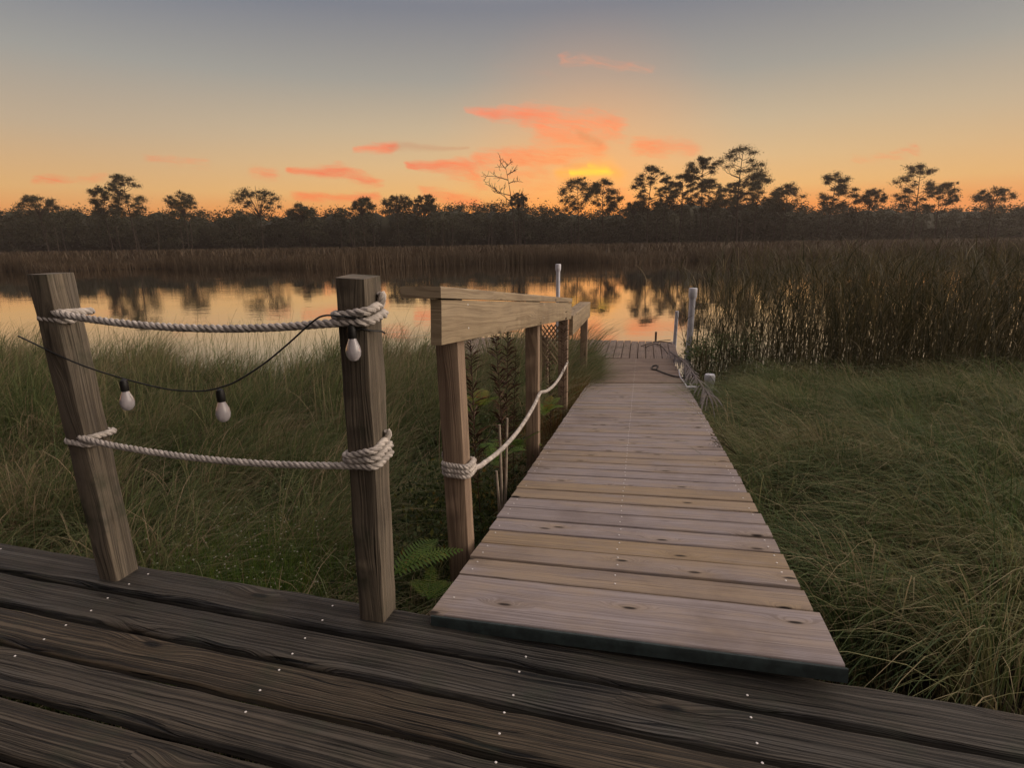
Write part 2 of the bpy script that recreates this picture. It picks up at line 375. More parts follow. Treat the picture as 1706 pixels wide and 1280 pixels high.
# ------------------------------------------------------------------ ground and water
WATER_Z, MUD_Z = -1.15, -1.02
def shore_y(x):  # where the near bank ends
    s = 8.9 + .8 * math.sin(x * .7 + 1) + .4 * math.sin(x * 1.9)
    if x > 2.2: s = 8.2 + .5 * math.sin(x * 1.3)
    return s
def far_y(x): return 64.5 + 3.5 * math.sin(x * .05) + 2.2 * math.sin(x * .17 + 2) + 1.0 * math.sin(x * .43) - .02 * x
def ground_z(x, y):
    n = mnoise.noise(Vector((x * .7, y * .7, 0))) * .09 + mnoise.noise(Vector((x * 2.5, y * 2.5, 4))) * .03
    d = y - shore_y(x)
    near = MUD_Z + n + (-.9 if d > 2.5 else -.9 * max(0, d) / 2.5)
    fy = y - far_y(x)
    if fy > -6: near = max(near, MUD_Z - .95 + 1.0 * min(1, (fy + 6) / 6.5) + n)
    return near
def build_ground():
    ys = list(np.arange(-6, 14, .25)) + [14 + 46 * (i / 22) for i in range(1, 22)] + list(np.arange(60, 80, 1.5)) + [80 + 600 * (i / 24) ** 2 for i in range(0, 25)]
    xs = [-640, -440, -300, -200] + list(np.arange(-150, -20, 6.0)) + list(np.arange(-20, 20, .5)) + list(np.arange(20, 151, 6.0)) + [200, 300, 440, 640]
    vs = [(x, y, ground_z(x, y)) for y in ys for x in xs]; nx = len(xs)
    fs = [(j * nx + i, j * nx + i + 1, (j + 1) * nx + i + 1, (j + 1) * nx + i) for j in range(len(ys) - 1) for i in range(nx - 1)]
    me = bpy.data.meshes.new('ground'); me.from_pydata(vs, [], fs)
    m = bpy.data.materials.new('marsh_mud'); m.use_nodes = True; t = NT(m.node_tree)
    oc = t.n('ShaderNodeTexCoord').outputs['Object']
    n1 = t.noise(oc, 3.0, 6, .7); n2 = t.noise(oc, 40.0, 4, .7)
    col = t.mix(t.smooth(n1, .35, .7), (.008, .007, .005), (.020, .017, .011)); col = t.mix(t.m('MULTIPLY', t.smooth(n2, .5, .7), .5), col, (.032, .026, .017))
    bp = t.n('ShaderNodeBump', {'Height': n2, 'Strength': .6, 'Distance': .02}).outputs[0]
    b = t.n('ShaderNodeBsdfPrincipled', {'Base Color': col, 'Roughness': .9, 'Normal': bp, 'Specular IOR Level': .1}); t.n('ShaderNodeOutputMaterial', {0: b.outputs[0]})
    tag(link('ground', me, m), kind='structure')
    me = bpy.data.meshes.new('water'); me.from_pydata([(-640, 3.0, WATER_Z), (640, 3.0, WATER_Z), (640, 680, WATER_Z), (-640, 680, WATER_Z)], [], [(0, 1, 2, 3)])
    m = bpy.data.materials.new('calm_water'); m.use_nodes = True; t = NT(m.node_tree)
    oc = t.n('ShaderNodeTexCoord').outputs['Object']
    wv = t.noise(t.vm('MULTIPLY', oc, (.5, 1.6, 1)), 1.6, 4, .55); wl = t.noise(t.vm('MULTIPLY', oc, (.25, .6, 1)), .5, 2, .5)
    patch = t.smooth(t.noise(oc, .12, 2, .5), .42, .62, .35, 1.0)
    h = t.m('ADD', t.m('MULTIPLY', wv, t.m('MULTIPLY', patch, .014)), t.m('MULTIPLY', wl, .012))
    bp = t.n('ShaderNodeBump', {'Height': h, 'Strength': .34, 'Distance': 1.0}).outputs[0]
    b = t.n('ShaderNodeBsdfPrincipled', {'Base Color': (.80, .78, .74, 1), 'Metallic': .72, 'Roughness': .02, 'Normal': bp, 'IOR': 1.6})
    b0 = t.n('ShaderNodeBsdfPrincipled', {'Base Color': (.012, .010, .008, 1), 'Roughness': .02, 'Normal': bp, 'IOR': 2.2})
    b = t.n('ShaderNodeMixShader', {0: .62, 1: b0.outputs[0], 2: t.n('ShaderNodeBsdfGlossy', {'Color': (.95, .93, .9, 1), 'Roughness': .02, 'Normal': bp}).outputs[0]}); t.n('ShaderNodeOutputMaterial', {0: b.outputs[0]})
    tag(link('water', me, m), kind='structure')
build_ground()

# ------------------------------------------------------------------ old deck in the foreground
DD = Vector((-.964, .266, 0)); DN = Vector((.266, .964, 0))          # along the boards / towards the marsh
def deckp(along, off, z=0.0): return DD * along + DN * off + Vector((0, 0, z))
deck = empty('old_deck', deckp(0, 1.0), 'dark weathered wooden deck in front with wide gaps between worn boards', 'deck')
mb = MB(); edges = [1.527, 1.368, 1.214, 1.067, .915, .763, .611, .459, .307, .155]
tints = [.15, .2, .75, .35, .45, .3, .5, .2, .4, .3]
for k in range(9):
    o1, o0 = edges[k], edges[k + 1]; wd = (o1 - o0) - (.018 if k else .010)
    cen = (o1 + o0) / 2 + (.0065 if k == 0 else 0)
    plank(mb, deckp(-4.2, cen), deckp(4.6, cen), DN, wd, .03, tints[k], wear=.0045, chamf=.013, step=.022, warp=.003)
decks = mb
mb = MB()
for a_ in (-3.6, -2.4, -1.2, 0, 1.2, 2.4, 3.6):
    beam(mb, deckp(a_ + .1, 1.50, -.125), deckp(a_ + .1, -.4, -.125), DD, .038, .18)
mb.build('joist', W_DECK, deck)
mb = MB(); beam(mb, deckp(-4.2, 1.495, -.13), deckp(4.6, 1.495, -.13), DN, .04, .19); mb.build('rim_board', W_DECK, deck)
def nail(mb, p, r=.0038, nrm=Vector((0, 0, 1))):
    p = Vector(p); u = nrm.orthogonal().normalized(); v = nrm.cross(u); n = 8
    vs = [p + u * (r * math.cos(2 * math.pi * i / n)) + v * (r * math.sin(2 * math.pi * i / n)) for i in range(n)]
    vs += [p + nrm * (r * .35) + (q - p) * .7 for q in vs]; fs = [(i, (i + 1) % n, n + (i + 1) % n, n + i) for i in range(n)] + [tuple(range(n, 2 * n))]
    mb.add(vs, fs, mi=1)
mb = decks
npx = [(554, 1010), (537, 1034), (508, 1064), (487, 1090), (465, 1117), (433, 1151), (409, 1187), (876, 1095), (865, 1120), (855, 1159), (840, 1188), (832, 1223), (826, 1271),
       (1245, 1159), (1251, 1196), (1261, 1239), (1270, 1272)]
for px, py in npx: nail(mb, on(px, py, .0005), .0035)
for a_ in (-2.2, -1.5, 1.85, 2.6, 3.3):
    for k in range(8):
        for s in (.035, -.035): nail(mb, deckp(a_ + random.uniform(-.012, .012), (edges[k] + edges[k + 1]) / 2 + s, .0005), .0035)
mb.build('decking', [W_DECK, M_NAIL], deck)

# ------------------------------------------------------------------ boardwalk frame: u across (right), v along (down the slope)
WO = on(720, 1022, .035)
WD = ray(1068, 508); WH = Vector((WD.x, WD.y, 0)).normalized()
lat0 = WD.cross(Vector((0, 0, 1))).normalized(); upn = lat0.cross(WD)
WL = lat0 * math.cos(R(2)) + upn * math.sin(R(2)); WNm = WL.cross(WD).normalized()
def W(u, v, h=0.0): return WO + WL * u + WD * v + Vector((0, 0, h))
V_END = 9.05; V_HINGE = 5.70; SK = math.tan(R(-2.6))
walk = empty('boardwalk', W(.6, 4), 'grey plank boardwalk sloping down from the deck to the dock', 'boardwalk')
mb = nb = MB(); v = 0.0; i = 0; WW = 1.2
wt = [.12, .62, .55, .95, .18, .12, .15, .75, .9, .15, 0, .35, .6, .65, .05, .3, .2, .05, .45, .1]
while v < V_HINGE - .1:
    bw = .277 if i == 0 else .132; gap = random.uniform(.009, .0165)
    lift = random.uniform(-.0015, .0015); jl, jr = random.uniform(-.003, .003), random.uniform(-.003, .003)
    sk = SK * max(0.25, 1 - v / 7)
    a = W(0 - jl, v + bw / 2, lift); b = W(WW + jr, v + bw / 2 + sk * WW, lift + random.uniform(-.002, .002))
    sd_ = (WD - WL * (sk * -1) * -1).normalized()
    tn = wt[i] if i < len(wt) else random.choice([.05, .1, .2, .3, .5, .65])
    plank(mb, a, b, sd_, bw, .038, tn, wear=.0018, chamf=.0045, step=.05)
    for uu in ((.57, .04, 1.16) if i else (.04,)):
        for s in (-.03, .035): 
            if uu == .57 or random.random() < .55: nail(nb, W(uu + random.uniform(-.004, .004), v + bw / 2 + s + sk * uu, lift + .0012), .0038, WNm)
    v += bw + gap; i += 1
mb.build('decking', [W_WALK, M_NAIL], walk)
mb = nb = MB(); v = V_HINGE + .03
while v < V_END - .12:
    lift = random.uniform(-.002, .002)
    plank(mb, W(-.0, v + .07, lift), W(WW + random.uniform(-.01, .01), v + .07 + SK * .25 * WW, lift), WD, .138, .038, random.choice([.3, .5, .6, .8]), wear=.0015, step=.1)
    for s in (-.03, .035): nail(nb, W(.57 + random.uniform(-.01, .01), v + .07 + s, lift + .001), .0032, WNm)
    v += .1435
mb.build('lower_decking', [W_DOCK, M_NAIL], walk)
mb = MB(); beam(mb, W(.05, .09, -.064), W(1.12, .09 + SK * 1.1, -.064), WD, .09, .045); mb.build('sleeper', W_DECK, walk); mb = MB(); plank(mb, W(-.001, -.0075, -.004), W(1.201, -.0075 + SK * 1.2, -.004), WD, .010, .040, .2, wear=.0006, chamf=.002); mb.build('fascia', plain('teal_grey', (.028, .040, .040), .7, .3, .3, 25), walk); mb = MB()  # fascia: thin dark teal-grey strip over the front edge of the first board
for uu in (.04, .6, 1.16): beam(mb, W(uu, .12, -.13), W(uu, V_END - .1, -.13), WL, .04, .17)
for vv in (2.2, 4.6, 6.8): 
    for uu in (.06, 1.14): beam(mb, W(uu, vv, -.15), W(uu, vv, -.15) * 1 + Vector((0, 0, -.95)), WL, .09, .09)
mb.build('stringer', W_POST, walk)

# ------------------------------------------------------------------ dock: boards run with the walk, level
DZ = W(.6, V_END).z - .012
def K(u, v, z=0.0): 
    p = WO + Vector((WL.x, WL.y, 0)).normalized() * u + WH * v; return Vector((p.x, p.y, DZ + z))
VA = V_END * WD.dot(WH) + .045; VB = VA + 1.95
dock = empty('dock', K(.6, VA), 'low wooden dock of lengthwise planks at the water edge', 'dock')
mb = MB(); u = -3.75; rr = random.Random(3)
while u < 1.28:
    e = VB + rr.uniform(-.03, .03)
    plank(mb, K(u + .07, VA + rr.uniform(-.01, .01), rr.uniform(-.003, .003)), K(u + .07, e, rr.uniform(-.003, .003)), WL, .138, .038, rr.choice([.1, .3, .5]), wear=.002, step=.12)
    u += .15
mb.build('decking', W_DOCK, dock)
mb = MB()
for vv in (VA + .04, VA + .98, VB - .08): beam(mb, K(-4.0, vv, -.13), K(1.27, vv, -.13), WH, .04, .18)
mb.build('joist', W_POST, dock)
for uu, vv in ((-3.9, VA + .1), (-2.1, VB - .15), (-3.9, VB - .15), (-1.9, VA + .1), (1.15, VA + .1), (1.15, VB - .2)):
    mb = MB(); tube(mb, [K(uu, vv, -.04), K(uu, vv, -1.3)], .07, 10); mb.build('piling', W_POST, dock)
mb = MB(); tp = at(1093, 553, K(.5, VB + .1).y); beam(mb, tp, Vector((tp.x, tp.y, -1.9)), WL, .045, .045); 
tag(mb.build('mooring_stake', W_POST), 'short dark stake poking up just past the far edge of the dock', 'stake')

# ------------------------------------------------------------------ handrail: posts vertical, rails parallel to the walk
def hw(u, v): p = W(u, v); return p
hu = Vector((lat0.x, lat0.y, 0)).normalized()
def RP(u, v, h): return WO + hu * u + WD * v + Vector((0, 0, h))
def find_v(px, py_hint, u, lo=-.5, hi=9):
    for _ in range(40):
        m_ = (lo + hi) / 2; q = RP(u, m_, .7) - CAM; x = 853 + FPX * q.dot(RT) / q.dot(FWD)
        if x < px: lo = m_
        else: hi = m_
    return lo
def height_at(px, py, u, v):
    q = RP(u, v, 0); r_ = at(px, py, q.y); return r_.z - q.z
v0 = find_v(742, 0, -.02); v1 = find_v(953, 0, -.02); v2 = find_v(983, 0, -.02)
h0 = height_at(742, 477, -.02, v0); h1 = height_at(953, 497, -.02, v1)
h1b = h1 - .17; h2 = height_at(983, 503, -.02, v2)
print('rail v', v0, v1, v2, 'h', h0, h1, h1b, h2)
rail = empty('handrail', RP(-.1, v0, 0), 'tan wooden handrail with flat cap along the left of the boardwalk', 'handrail')
mb = MB(); plank(mb, RP(-.09, v0, h0), RP(-.09, v1, h1), hu, .14, .038, .15, wear=.001, chamf=.004); mb.build('cap_board', W_RAIL, rail)
sbd = mb = MB(); beam(mb, RP(-.0435, v0 + .004, h0 - .0435 - .0765), RP(-.0435, v1 - .03, h1 - .0435 - .0765), hu, .038, .151, .4)
mb = MB(); plank(mb, RP(-.09, v1 + .06, h1b), RP(-.09, v2, h2), hu, .14, .038, .3, wear=.001); mb.build('lower_cap_board', W_RAIL, rail)
mb = MB(); beam(mb, RP(-.039, v1 + .06, h1b - .115), RP(-.039, v2 - .02, h2 - .115), hu, .038, .153, .5); mb.build('lower_side_board', W_RAIL, rail)
post_v = []
for px_, py_, dh in ((727, 600, 0), (875, 600, 0), (930, 540, 0), (967, 545, 0)):
    vv = find_v(px_, 0, -.147); 
    vv = min(vv, 7.5); post_v.append(vv)
    hh = (h0 + (h1 - h0) * (vv - v0) / (v1 - v0)) if vv < v1 - .02 else (h1b + (h2 - h1b) * (vv - v1) / (v2 - v1))
    top = RP(-.1025, vv + .045, hh - .039); bot = Vector((top.x + (.035 if px_ == 727 else .0), top.y, -1.25))
    mb = MB(); beam(mb, bot, top, hu, .089, .089, random.uniform(.1, .5), gid=30 + len(post_v)); mb.build('post', W_POST, rail)
print('posts', post_v)
mb = sbd
for s_, hh_ in ((.0, -.06), (.0, -.15)):
    for vv in (post_v[0] + .05, post_v[1] + .05, post_v[2] - .03): 
        hr = h0 + (h1 - h0) * (vv - v0) / (v1 - v0); nail(mb, RP(-.0242, vv, hr + hh_), .004, hu)
mb.build('side_board', [W_RAIL, M_NAIL], rail)

# ------------------------------------------------------------------ thick old rope post standing on the deck
pb = on(630, 1021, 0.0); pt = at(596, 461, pb.y - .07); pax = (pt - pb).normalized()
rpost = empty('rope_post', pb, 'thick weathered square post on the deck edge with rope wrapped round it', 'post')
mb = MB(); beam(mb, pb - pax * .002, pt, -DD, .092, .092, .3, ch=.009, wear=.003, step=.03, gid=77); mb.build('timber', W_OLD, rpost)
pl_b = on(150, 985, 0.0); pl_b = deckp(pl_b.dot(DD), 1.46); pl_t = pl_b + Vector((-.01, -.02, 1.12))
rpost2 = empty('rope_post', pl_b, 'weathered square post further left along the deck edge holding the rope ends', 'post')
mb = MB(); beam(mb, pl_b, pl_t, -DD, .092, .092, .25, ch=.009, wear=.003, step=.03, gid=78); mb.build('timber', W_OLD, rpost2)

def around(pb_, ax_, hgt, r, turns, rise, udir, half=.046, start=0.0, slant=0.0):
    """rope loops round a square post: points on a rounded square"""
    u = Vector(udir); u = (u - ax_ * u.dot(ax_)).normalized(); v = ax_.cross(u).normalized(); out = []
    N = 20
    for i in range(int(N * turns) + 1):
        a = start + 2 * math.pi * i / N; cx, sx_ = math.cos(a), math.sin(a); m_ = max(abs(cx), abs(sx_)); k = (half + r) / m_ * .94 if m_ > .82 else (half + r) * 1.16
        out.append(pb_ + ax_ * (hgt + rise * i / N + slant * (i / N) * cx) + u * (cx * k) + v * (sx_ * k))
    return out
pu = -DD   # points to the right along the deck
def post_h(py, base, axd, Y): return (at(600, py, Y) - base).length
hU = (at(600, 522, pb.y - .05) - pb).length; hLo = (at(615, 757, pb.y - .03) - pb).length
def left_rope(hgt, py_mid, sag, label, r, turns):
    mb = MB(); loops = around(pb, pax, hgt, r, turns, r * 1.75, pu, start=-math.pi * .5, slant=.009)
    a = loops[0]; frontdir = -DN
    endp = pl_b + Vector((0, 0, hgt * 1.0)) - DN * (.046 + r)
    n = 14; span = []
    for i in range(n):
        t = i / n; q = endp.lerp(a + DD * .02, t); q.z -= sag * 4 * t * (1 - t); span.append(q)
    tail = loops[-1]
    l2 = around(pl_b, Vector((0, 0, 1)), hgt, r, 1.2, -r * 2, DD, start=math.pi * .5)
    pts = l2[::-1][:-1] + span[1:] + loops + [tail + pax * .016 + pu * .006, tail + pax * .034 + pu * .004]
    rope_mesh(mb, pts, r)
    return tag(mb.build('rope', M_ROPE), label, 'rope', 'ropes strung between the posts')
left_rope(hU - .012, 520, .035, 'thick twisted pale rope tied near the top of the thick post', .0125, 1.32)
left_rope(hLo - .012, 757, .03, 'twisted pale rope wrapped round the middle of the thick post', .0112, 2.3)
# right rope: from the first rail post, looped on the second, ending on the third
def pbase(k): vv = post_v[k] + .045; q = RP(-.1025, vv, 0); return Vector((q.x, q.y, q.z))
p1 = pbase(0); z1 = at(750, 778, p1.y).z; zx = Vector((0, 0, 1))
mb = MB(); r = .0118; bx1 = Vector((p1.x + .02, p1.y, z1))
loops = around(bx1, zx, .028, r, 2.9, -r * 1.7, hu, half=.0455, start=math.pi * 1.05)
cr = at(900, 655, RP(-.055, post_v[1], 0).y); end = at(945, 603, RP(-.05, post_v[2] + .05, 0).y)
a = loops[-1]; mid = []
st = at(792, 780, a.y + .10)
for i in range(1, 9): t = i / 9; q = st.lerp(cr, t); q.z -= .075 * 4 * t * (1 - t); mid.append(q)
mid2 = []
for i in range(1, 7): t = i / 7; q = cr.lerp(end, t); q.z -= .07 * 4 * t * (1 - t); mid2.append(q)
bump_ = [loops[0] + zx * .012 + hu * .03 - WH * .01, loops[0] + zx * .034 + hu * .012 - WH * .014, loops[0] + zx * .03 - hu * .004 - WH * .008]
rope_mesh(mb, bump_ + loops + [st] + mid + [cr] + mid2 + [end, end + zx * .01 - hu * .03], r, pitch=.042)
tag(mb.build('rope', M_ROPE), 'slim white rope looped on the first rail post and sagging along the boardwalk', 'rope', 'ropes strung between the posts')

# ------------------------------------------------------------------ string lights
Yb = pb.y - .12
lights = empty('string_lights', at(520, 537, Yb), 'black string light cord with clear bulbs hanging under the left ropes', 'string lights')
mb = MB()
cpts = [at(30, 560, Yb + .35), at(140, 610, Yb + .28), at(260, 645, Yb + .2), at(330, 652, Yb + .12), at(373, 644, Yb + .08), at(400, 632, Yb + .06), at(440, 606, Yb + .04), at(480, 573, Yb + .02), at(520, 537, Yb), at(540, 526, Yb - .01), at(565, 527, Yb - .01),
        at(592, 531, Yb - .01), at(600, 545, Yb), at(585, 552, Yb), at(600, 548, Yb), at(618, 551, Yb + .01), at(636, 552, Yb + .03), at(642, 556, Yb + .03)]
tube(mb, resample(cpts, .01), .0026, 6); mb.build('cord', M_BLACK, lights)
M_GLASS = bpy.data.materials.new('frosted_bulb'); M_GLASS.use_nodes = True; t = NT(M_GLASS.node_tree)
b_ = t.n('ShaderNodeBsdfPrincipled', {'Base Color': (.60, .56, .58, 1), 'Roughness': .05, 'Coat Weight': .6, 'Transmission Weight': .45, 'IOR': 1.3}); t.n('ShaderNodeOutputMaterial', {0: b_.outputs[0]})
def lathe(mb, base, prof, n=16, ax=Vector((0, 0, 1))):
    u = ax.orthogonal().normalized(); v = ax.cross(u); vs = []; base = Vector(base)
    for rr_, h in prof:
        for j in range(n): a = 2 * math.pi * j / n; vs.append(base + ax * h + u * (rr_ * math.cos(a)) + v * (rr_ * math.sin(a)))
    fs = [(i * n + j, i * n + (j + 1) % n, (i + 1) * n + (j + 1) % n, (i + 1) * n + j) for i in range(len(prof) - 1) for j in range(n)]
    fs += [tuple(range(n))[::-1], tuple(range((len(prof) - 1) * n, len(prof) * n))]
    mb.add(vs, fs)
for bx, by in ((585, 540), (366, 648), (205, 632)):
    q = at(bx, by, Yb + (.0 if bx > 500 else .1 if bx > 300 else .22))
    mb = MB(); lathe(mb, q, [(.004, 0), (.010, -.004), (.0125, -.012), (.0125, -.036), (.0105, -.040)]); sck = mb.build('bulb_socket', M_BLACK, lights)
    mb = MB(); lathe(mb, q, [(.010, -.038), (.0125, -.046), (.019, -.062), (.0215, -.076), (.020, -.088), (.014, -.099), (.005, -.104)])
    bl = mb.build('bulb', M_GLASS, sck)

# ------------------------------------------------------------------ PVC pipes and small things round the dock
def pvc(top, r, zbot, label, lean=0, cap=True, nm='pvc_pole'):
    root = empty(nm, (top.x, top.y, zbot), label, 'pole', 'white plastic poles by the dock')
    mb = MB(); tube(mb, [Vector((top.x - lean, top.y, zbot)), Vector((top.x, top.y, top.z - .02))], r, 18); mb.build('pipe', M_PVC, root)
    if cap:
        mb = MB(); lathe(mb, (top.x, top.y, top.z), [(r * 1.12, -r * 3.4), (r * 1.35, -r * 2.6), (r * 1.38, -.012), (r * 1.25, 0), (r * .6, .004)], 20); mb.build('cap', M_PVC, root)
pvc(at(1155, 480, 9.1), .048, -1.6, 'tall white plastic pole with cap at the right side of the dock', .02)
pvc(at(930, 440, 12.4), .043, -2.0, 'white plastic pole with cap rising behind the handrail end', .01)
pvc(at(1128, 517, 11.8), .036, -2.0, 'thin bare white pole at the far right corner of the dock', .03, cap=False)
top = at(1183, 624, 7.2); root = empty('pipe_stub', (top.x, top.y, -1.2), 'short fat white pipe stub with flat cap in the grass beside the boardwalk', 'pipe')
mb = MB(); tube(mb, [Vector((top.x, top.y, -1.3)), Vector((top.x, top.y, top.z - .03))], .052, 18); mb.build('pipe', M_PVC, root)
mb = MB(); lathe(mb, top, [(.062, -.13), (.066, -.12), (.066, -.012), (.060, 0), (.02, .004)], 22); mb.build('cap', M_PVC, root)
# dark line and pale cleat on the walk
zl = lambda v_: .012
def wpx(px, py):  # point on the walk surface under a direction
    d = ray(px, py); t_ = (WO - CAM).dot(WNm) / d.dot(WNm); return CAM + d * t_
mb = MB(); pts = [wpx(x, y) + WNm * .012 for x, y in ((1094, 618), (1086, 616), (1088, 611), (1096, 611), (1094, 617), (1104, 622), (1118, 627), (1132, 630), (1146, 632))]
tube(mb, resample(pts, .02), .011, 6); tag(mb.build('mooring_line', M_BLACK), 'dark mooring line with a curled end lying across the lower boardwalk', 'line')
cl = empty('dock_cleat', wpx(1150, 647), 'small pale cleat on the right edge of the boardwalk beside the dry frond', 'cleat')
mb = MB(); c0 = wpx(1143, 650) + WNm * .03; c1 = wpx(1160, 650) + WNm * .03
tube(mb, [c0, c1], .016, 8); tube(mb, [c0.lerp(c1, .35), c0.lerp(c1, .35) - WNm * .03], .012, 8); tube(mb, [c0.lerp(c1, .7), c0.lerp(c1, .7) - WNm * .03], .012, 8); mb.build('horn', M_PVC, cl)
mb = MB(); tube(mb, resample([wpx(1131, 622) + WNm * .05, wpx(1133, 630) + WNm * .02, wpx(1142, 643) + WNm * .02, c0 + WNm * .015], .02), .007, 6); mb.build('wire_loop', M_PVC, cl)

# lattice panel and short post behind the third rail post
lp = at(922, 575, 6.1); lat = empty('lattice_panel', lp, 'pale crossed lattice panel propped behind the third rail post', 'lattice')
mb = MB()
for i in range(-4, 5):
    for s in (-1, 1):
        a_ = lp + Vector((i * .045 - s * .16, s * .006, -.22)); b2 = lp + Vector((i * .045 + s * .16, s * .006, .22))
        def clipx(p, q):
            t0, t1 = 0, 1
            for lo_, hi_ in ((lp.x - .13, lp.x + .13),):
                dx = q.x - p.x; ta = (lo_ - p.x) / dx; tb = (hi_ - p.x) / dx
                t0 = max(t0, min(ta, tb)); t1 = min(t1, max(ta, tb))
            return (p.lerp(q, t0), p.lerp(q, t1)) if t1 > t0 + .05 else None
        r_ = clipx(a_, b2)
        if r_: beam(mb, r_[0], r_[1], (0, 1, 0), .006, .014, .5, ch=.001)
mb.build('slats', W_RAIL, lat)
mb = MB()
for s in (-1, 1): beam(mb, lp + Vector((s * .14, .0, -.45)), lp + Vector((s * .14, .0, .24)), (1, 0, 0), .03, .02, .3)
mb.build('frame', W_RAIL, lat)
sp = at(907, 562, 6.4); mb = MB(); beam(mb, Vector((sp.x, sp.y, -1.3)), sp, hu, .085, .085); tag(mb.build('short_post', W_POST), 'short dark post standing in the weeds behind the handrail', 'post')
# thin pale stakes beside the walk
for (x0, y0, x1, y1, Y_, lb) in ((845, 697, 841, 850, 3.05, 'tallest of the thin pale stakes beside the left edge of the boardwalk'), (832, 708, 836, 850, 3.0, 'thin pale stake leaning just left of the tallest stake'), (827, 785, 832, 862, 2.85, 'shortest broken pale stake at the left edge of the boardwalk')):
    a = at(x0, y0, Y_); b = at(x1, y1, Y_); b = a + (b - a) * 1.35; mb = MB()
    tube(mb, [b, b.lerp(a, .5) + Vector((.002, 0, 0)), a], [.0085, .008, .0065], 7); tag(mb.build('stake', M_STRAW), lb, 'stake')

# ------------------------------------------------------------------ vectorised blades (grass, reeds)
def blades(name, P_, H, lean, wd, tint, mat, segs=5, droop=.6, parent=None, taper=.15, twist=None):
    """P_ (n,3) roots, H heights, lean (n,2) tip offset, wd widths, tint per blade"""
    n = len(P_); t_ = np.linspace(0, 1, segs + 1)[None, :, None]
    H = H[:, None, None]; ln = np.concatenate([lean, np.zeros((n, 1))], 1)[:, None, :]
    z = np.concatenate([np.zeros((n, segs + 1, 2)), (t_ * (1 - droop[:, None, None] * t_ ** 2 * .5)) * H], 2) if not np.isscalar(droop) else np.concatenate([np.zeros((n, segs + 1, 2)), (t_ * (1 - droop * t_ ** 2 * .5)) * H], 2)
    c_ = P_[:, None, :] + z + ln * (t_ ** 1.9)
    ang = rng.uniform(0, np.pi, n) if twist is None else twist
    sd2 = np.stack([np.cos(ang), np.sin(ang), np.zeros(n)], 1)[:, None, :]
    wv_ = wd[:, None, None] * .5 * (1 - (1 - taper) * t_ ** 1.5)
    Lf, Rg = c_ - sd2 * wv_, c_ + sd2 * wv_
    V = np.stack([Lf, Rg], 2).reshape(n, (segs + 1) * 2, 3).reshape(-1, 3)
    b = (np.arange(n) * (segs + 1) * 2)[:, None]; k = (np.arange(segs) * 2)[None, :]
    q0 = b + k; F = np.stack([q0, q0 + 1, q0 + 3, q0 + 2], 2).reshape(-1, 4)
    return raw_mesh(name, V, F, np.repeat(tint, (segs + 1) * 2), mat, parent)
def raw_mesh(name, V, F, tint, mat, parent=None):
    me = bpy.data.meshes.new(name); nf = len(F); k = F.shape[1]
    me.vertices.add(len(V)); me.vertices.foreach_set('co', V.astype('f').ravel())
    me.loops.add(nf * k); me.loops.foreach_set('vertex_index', F.astype('i').ravel())
    me.polygons.add(nf); me.polygons.foreach_set('loop_start', np.arange(0, nf * k, k, dtype='i'))
    a = me.attributes.new('tint', 'FLOAT', 'POINT'); a.data.foreach_set('value', tint.astype('f'))
    me.update(calc_edges=True); me.validate()
    return link(name, me, mat, parent, smooth=False)
def gz(x, y): return ground_z(float(x), float(y))
def walk_u(x, y):
    """signed lateral offset from the left edge of the walk, and distance along"""
    d = np.stack([x - WO.x, y - WO.y], -1); h = np.array([hu.x, hu.y]); g = np.array([WH.x, WH.y]); return d @ h, d @ g

GR = leaf_mat('marsh_grass', [(0, (.062, .088, .030)), (.35, (.128, .160, .058)), (.6, (.21, .212, .094)), (.8, (.30, .225, .13)), (1, (.42, .31, .20))], .4)
GR2 = leaf_mat('green_grass', [(0, (.054, .084, .030)), (.4, (.112, .156, .056)), (.75, (.22, .21, .095)), (1, (.38, .30, .18))], .4)
RD = leaf_mat('reed', [(0, (.042, .042, .020)), (.4, (.078, .068, .032)), (.7, (.13, .105, .050)), (1, (.22, .17, .09))], .3)
FR = leaf_mat('far_reed', [(0, (.06, .044, .027)), (.5, (.10, .070, .043)), (1, (.17, .115, .07))], .2)
BW = leaf_mat('brown_weed', [(0, (.035, .026, .015)), (.5, (.085, .060, .030)), (.8, (.12, .11, .045)), (1, (.22, .17, .09))], .35)
BR = leaf_mat('rusty_weed', [(0, (.09, .042, .018)), (.4, (.17, .078, .028)), (.7, (.21, .13, .036)), (1, (.14, .16, .04))], .35)

def in_plan(x, y, margin=.06):
    """True where grass may grow: not under the walk, the deck or the dock"""
    u_, v_ = walk_u(x, y); deck_ = (x * DN.x + y * DN.y) < 1.56
    on_w = (u_ > -margin) & (u_ < 1.2 + margin) & (v_ < VA + .1)
    on_d = (u_ > -4.15) & (u_ < 1.35) & (v_ > VA - .05) & (v_ < VB + .1)
    return ~(deck_ | on_w | on_d)

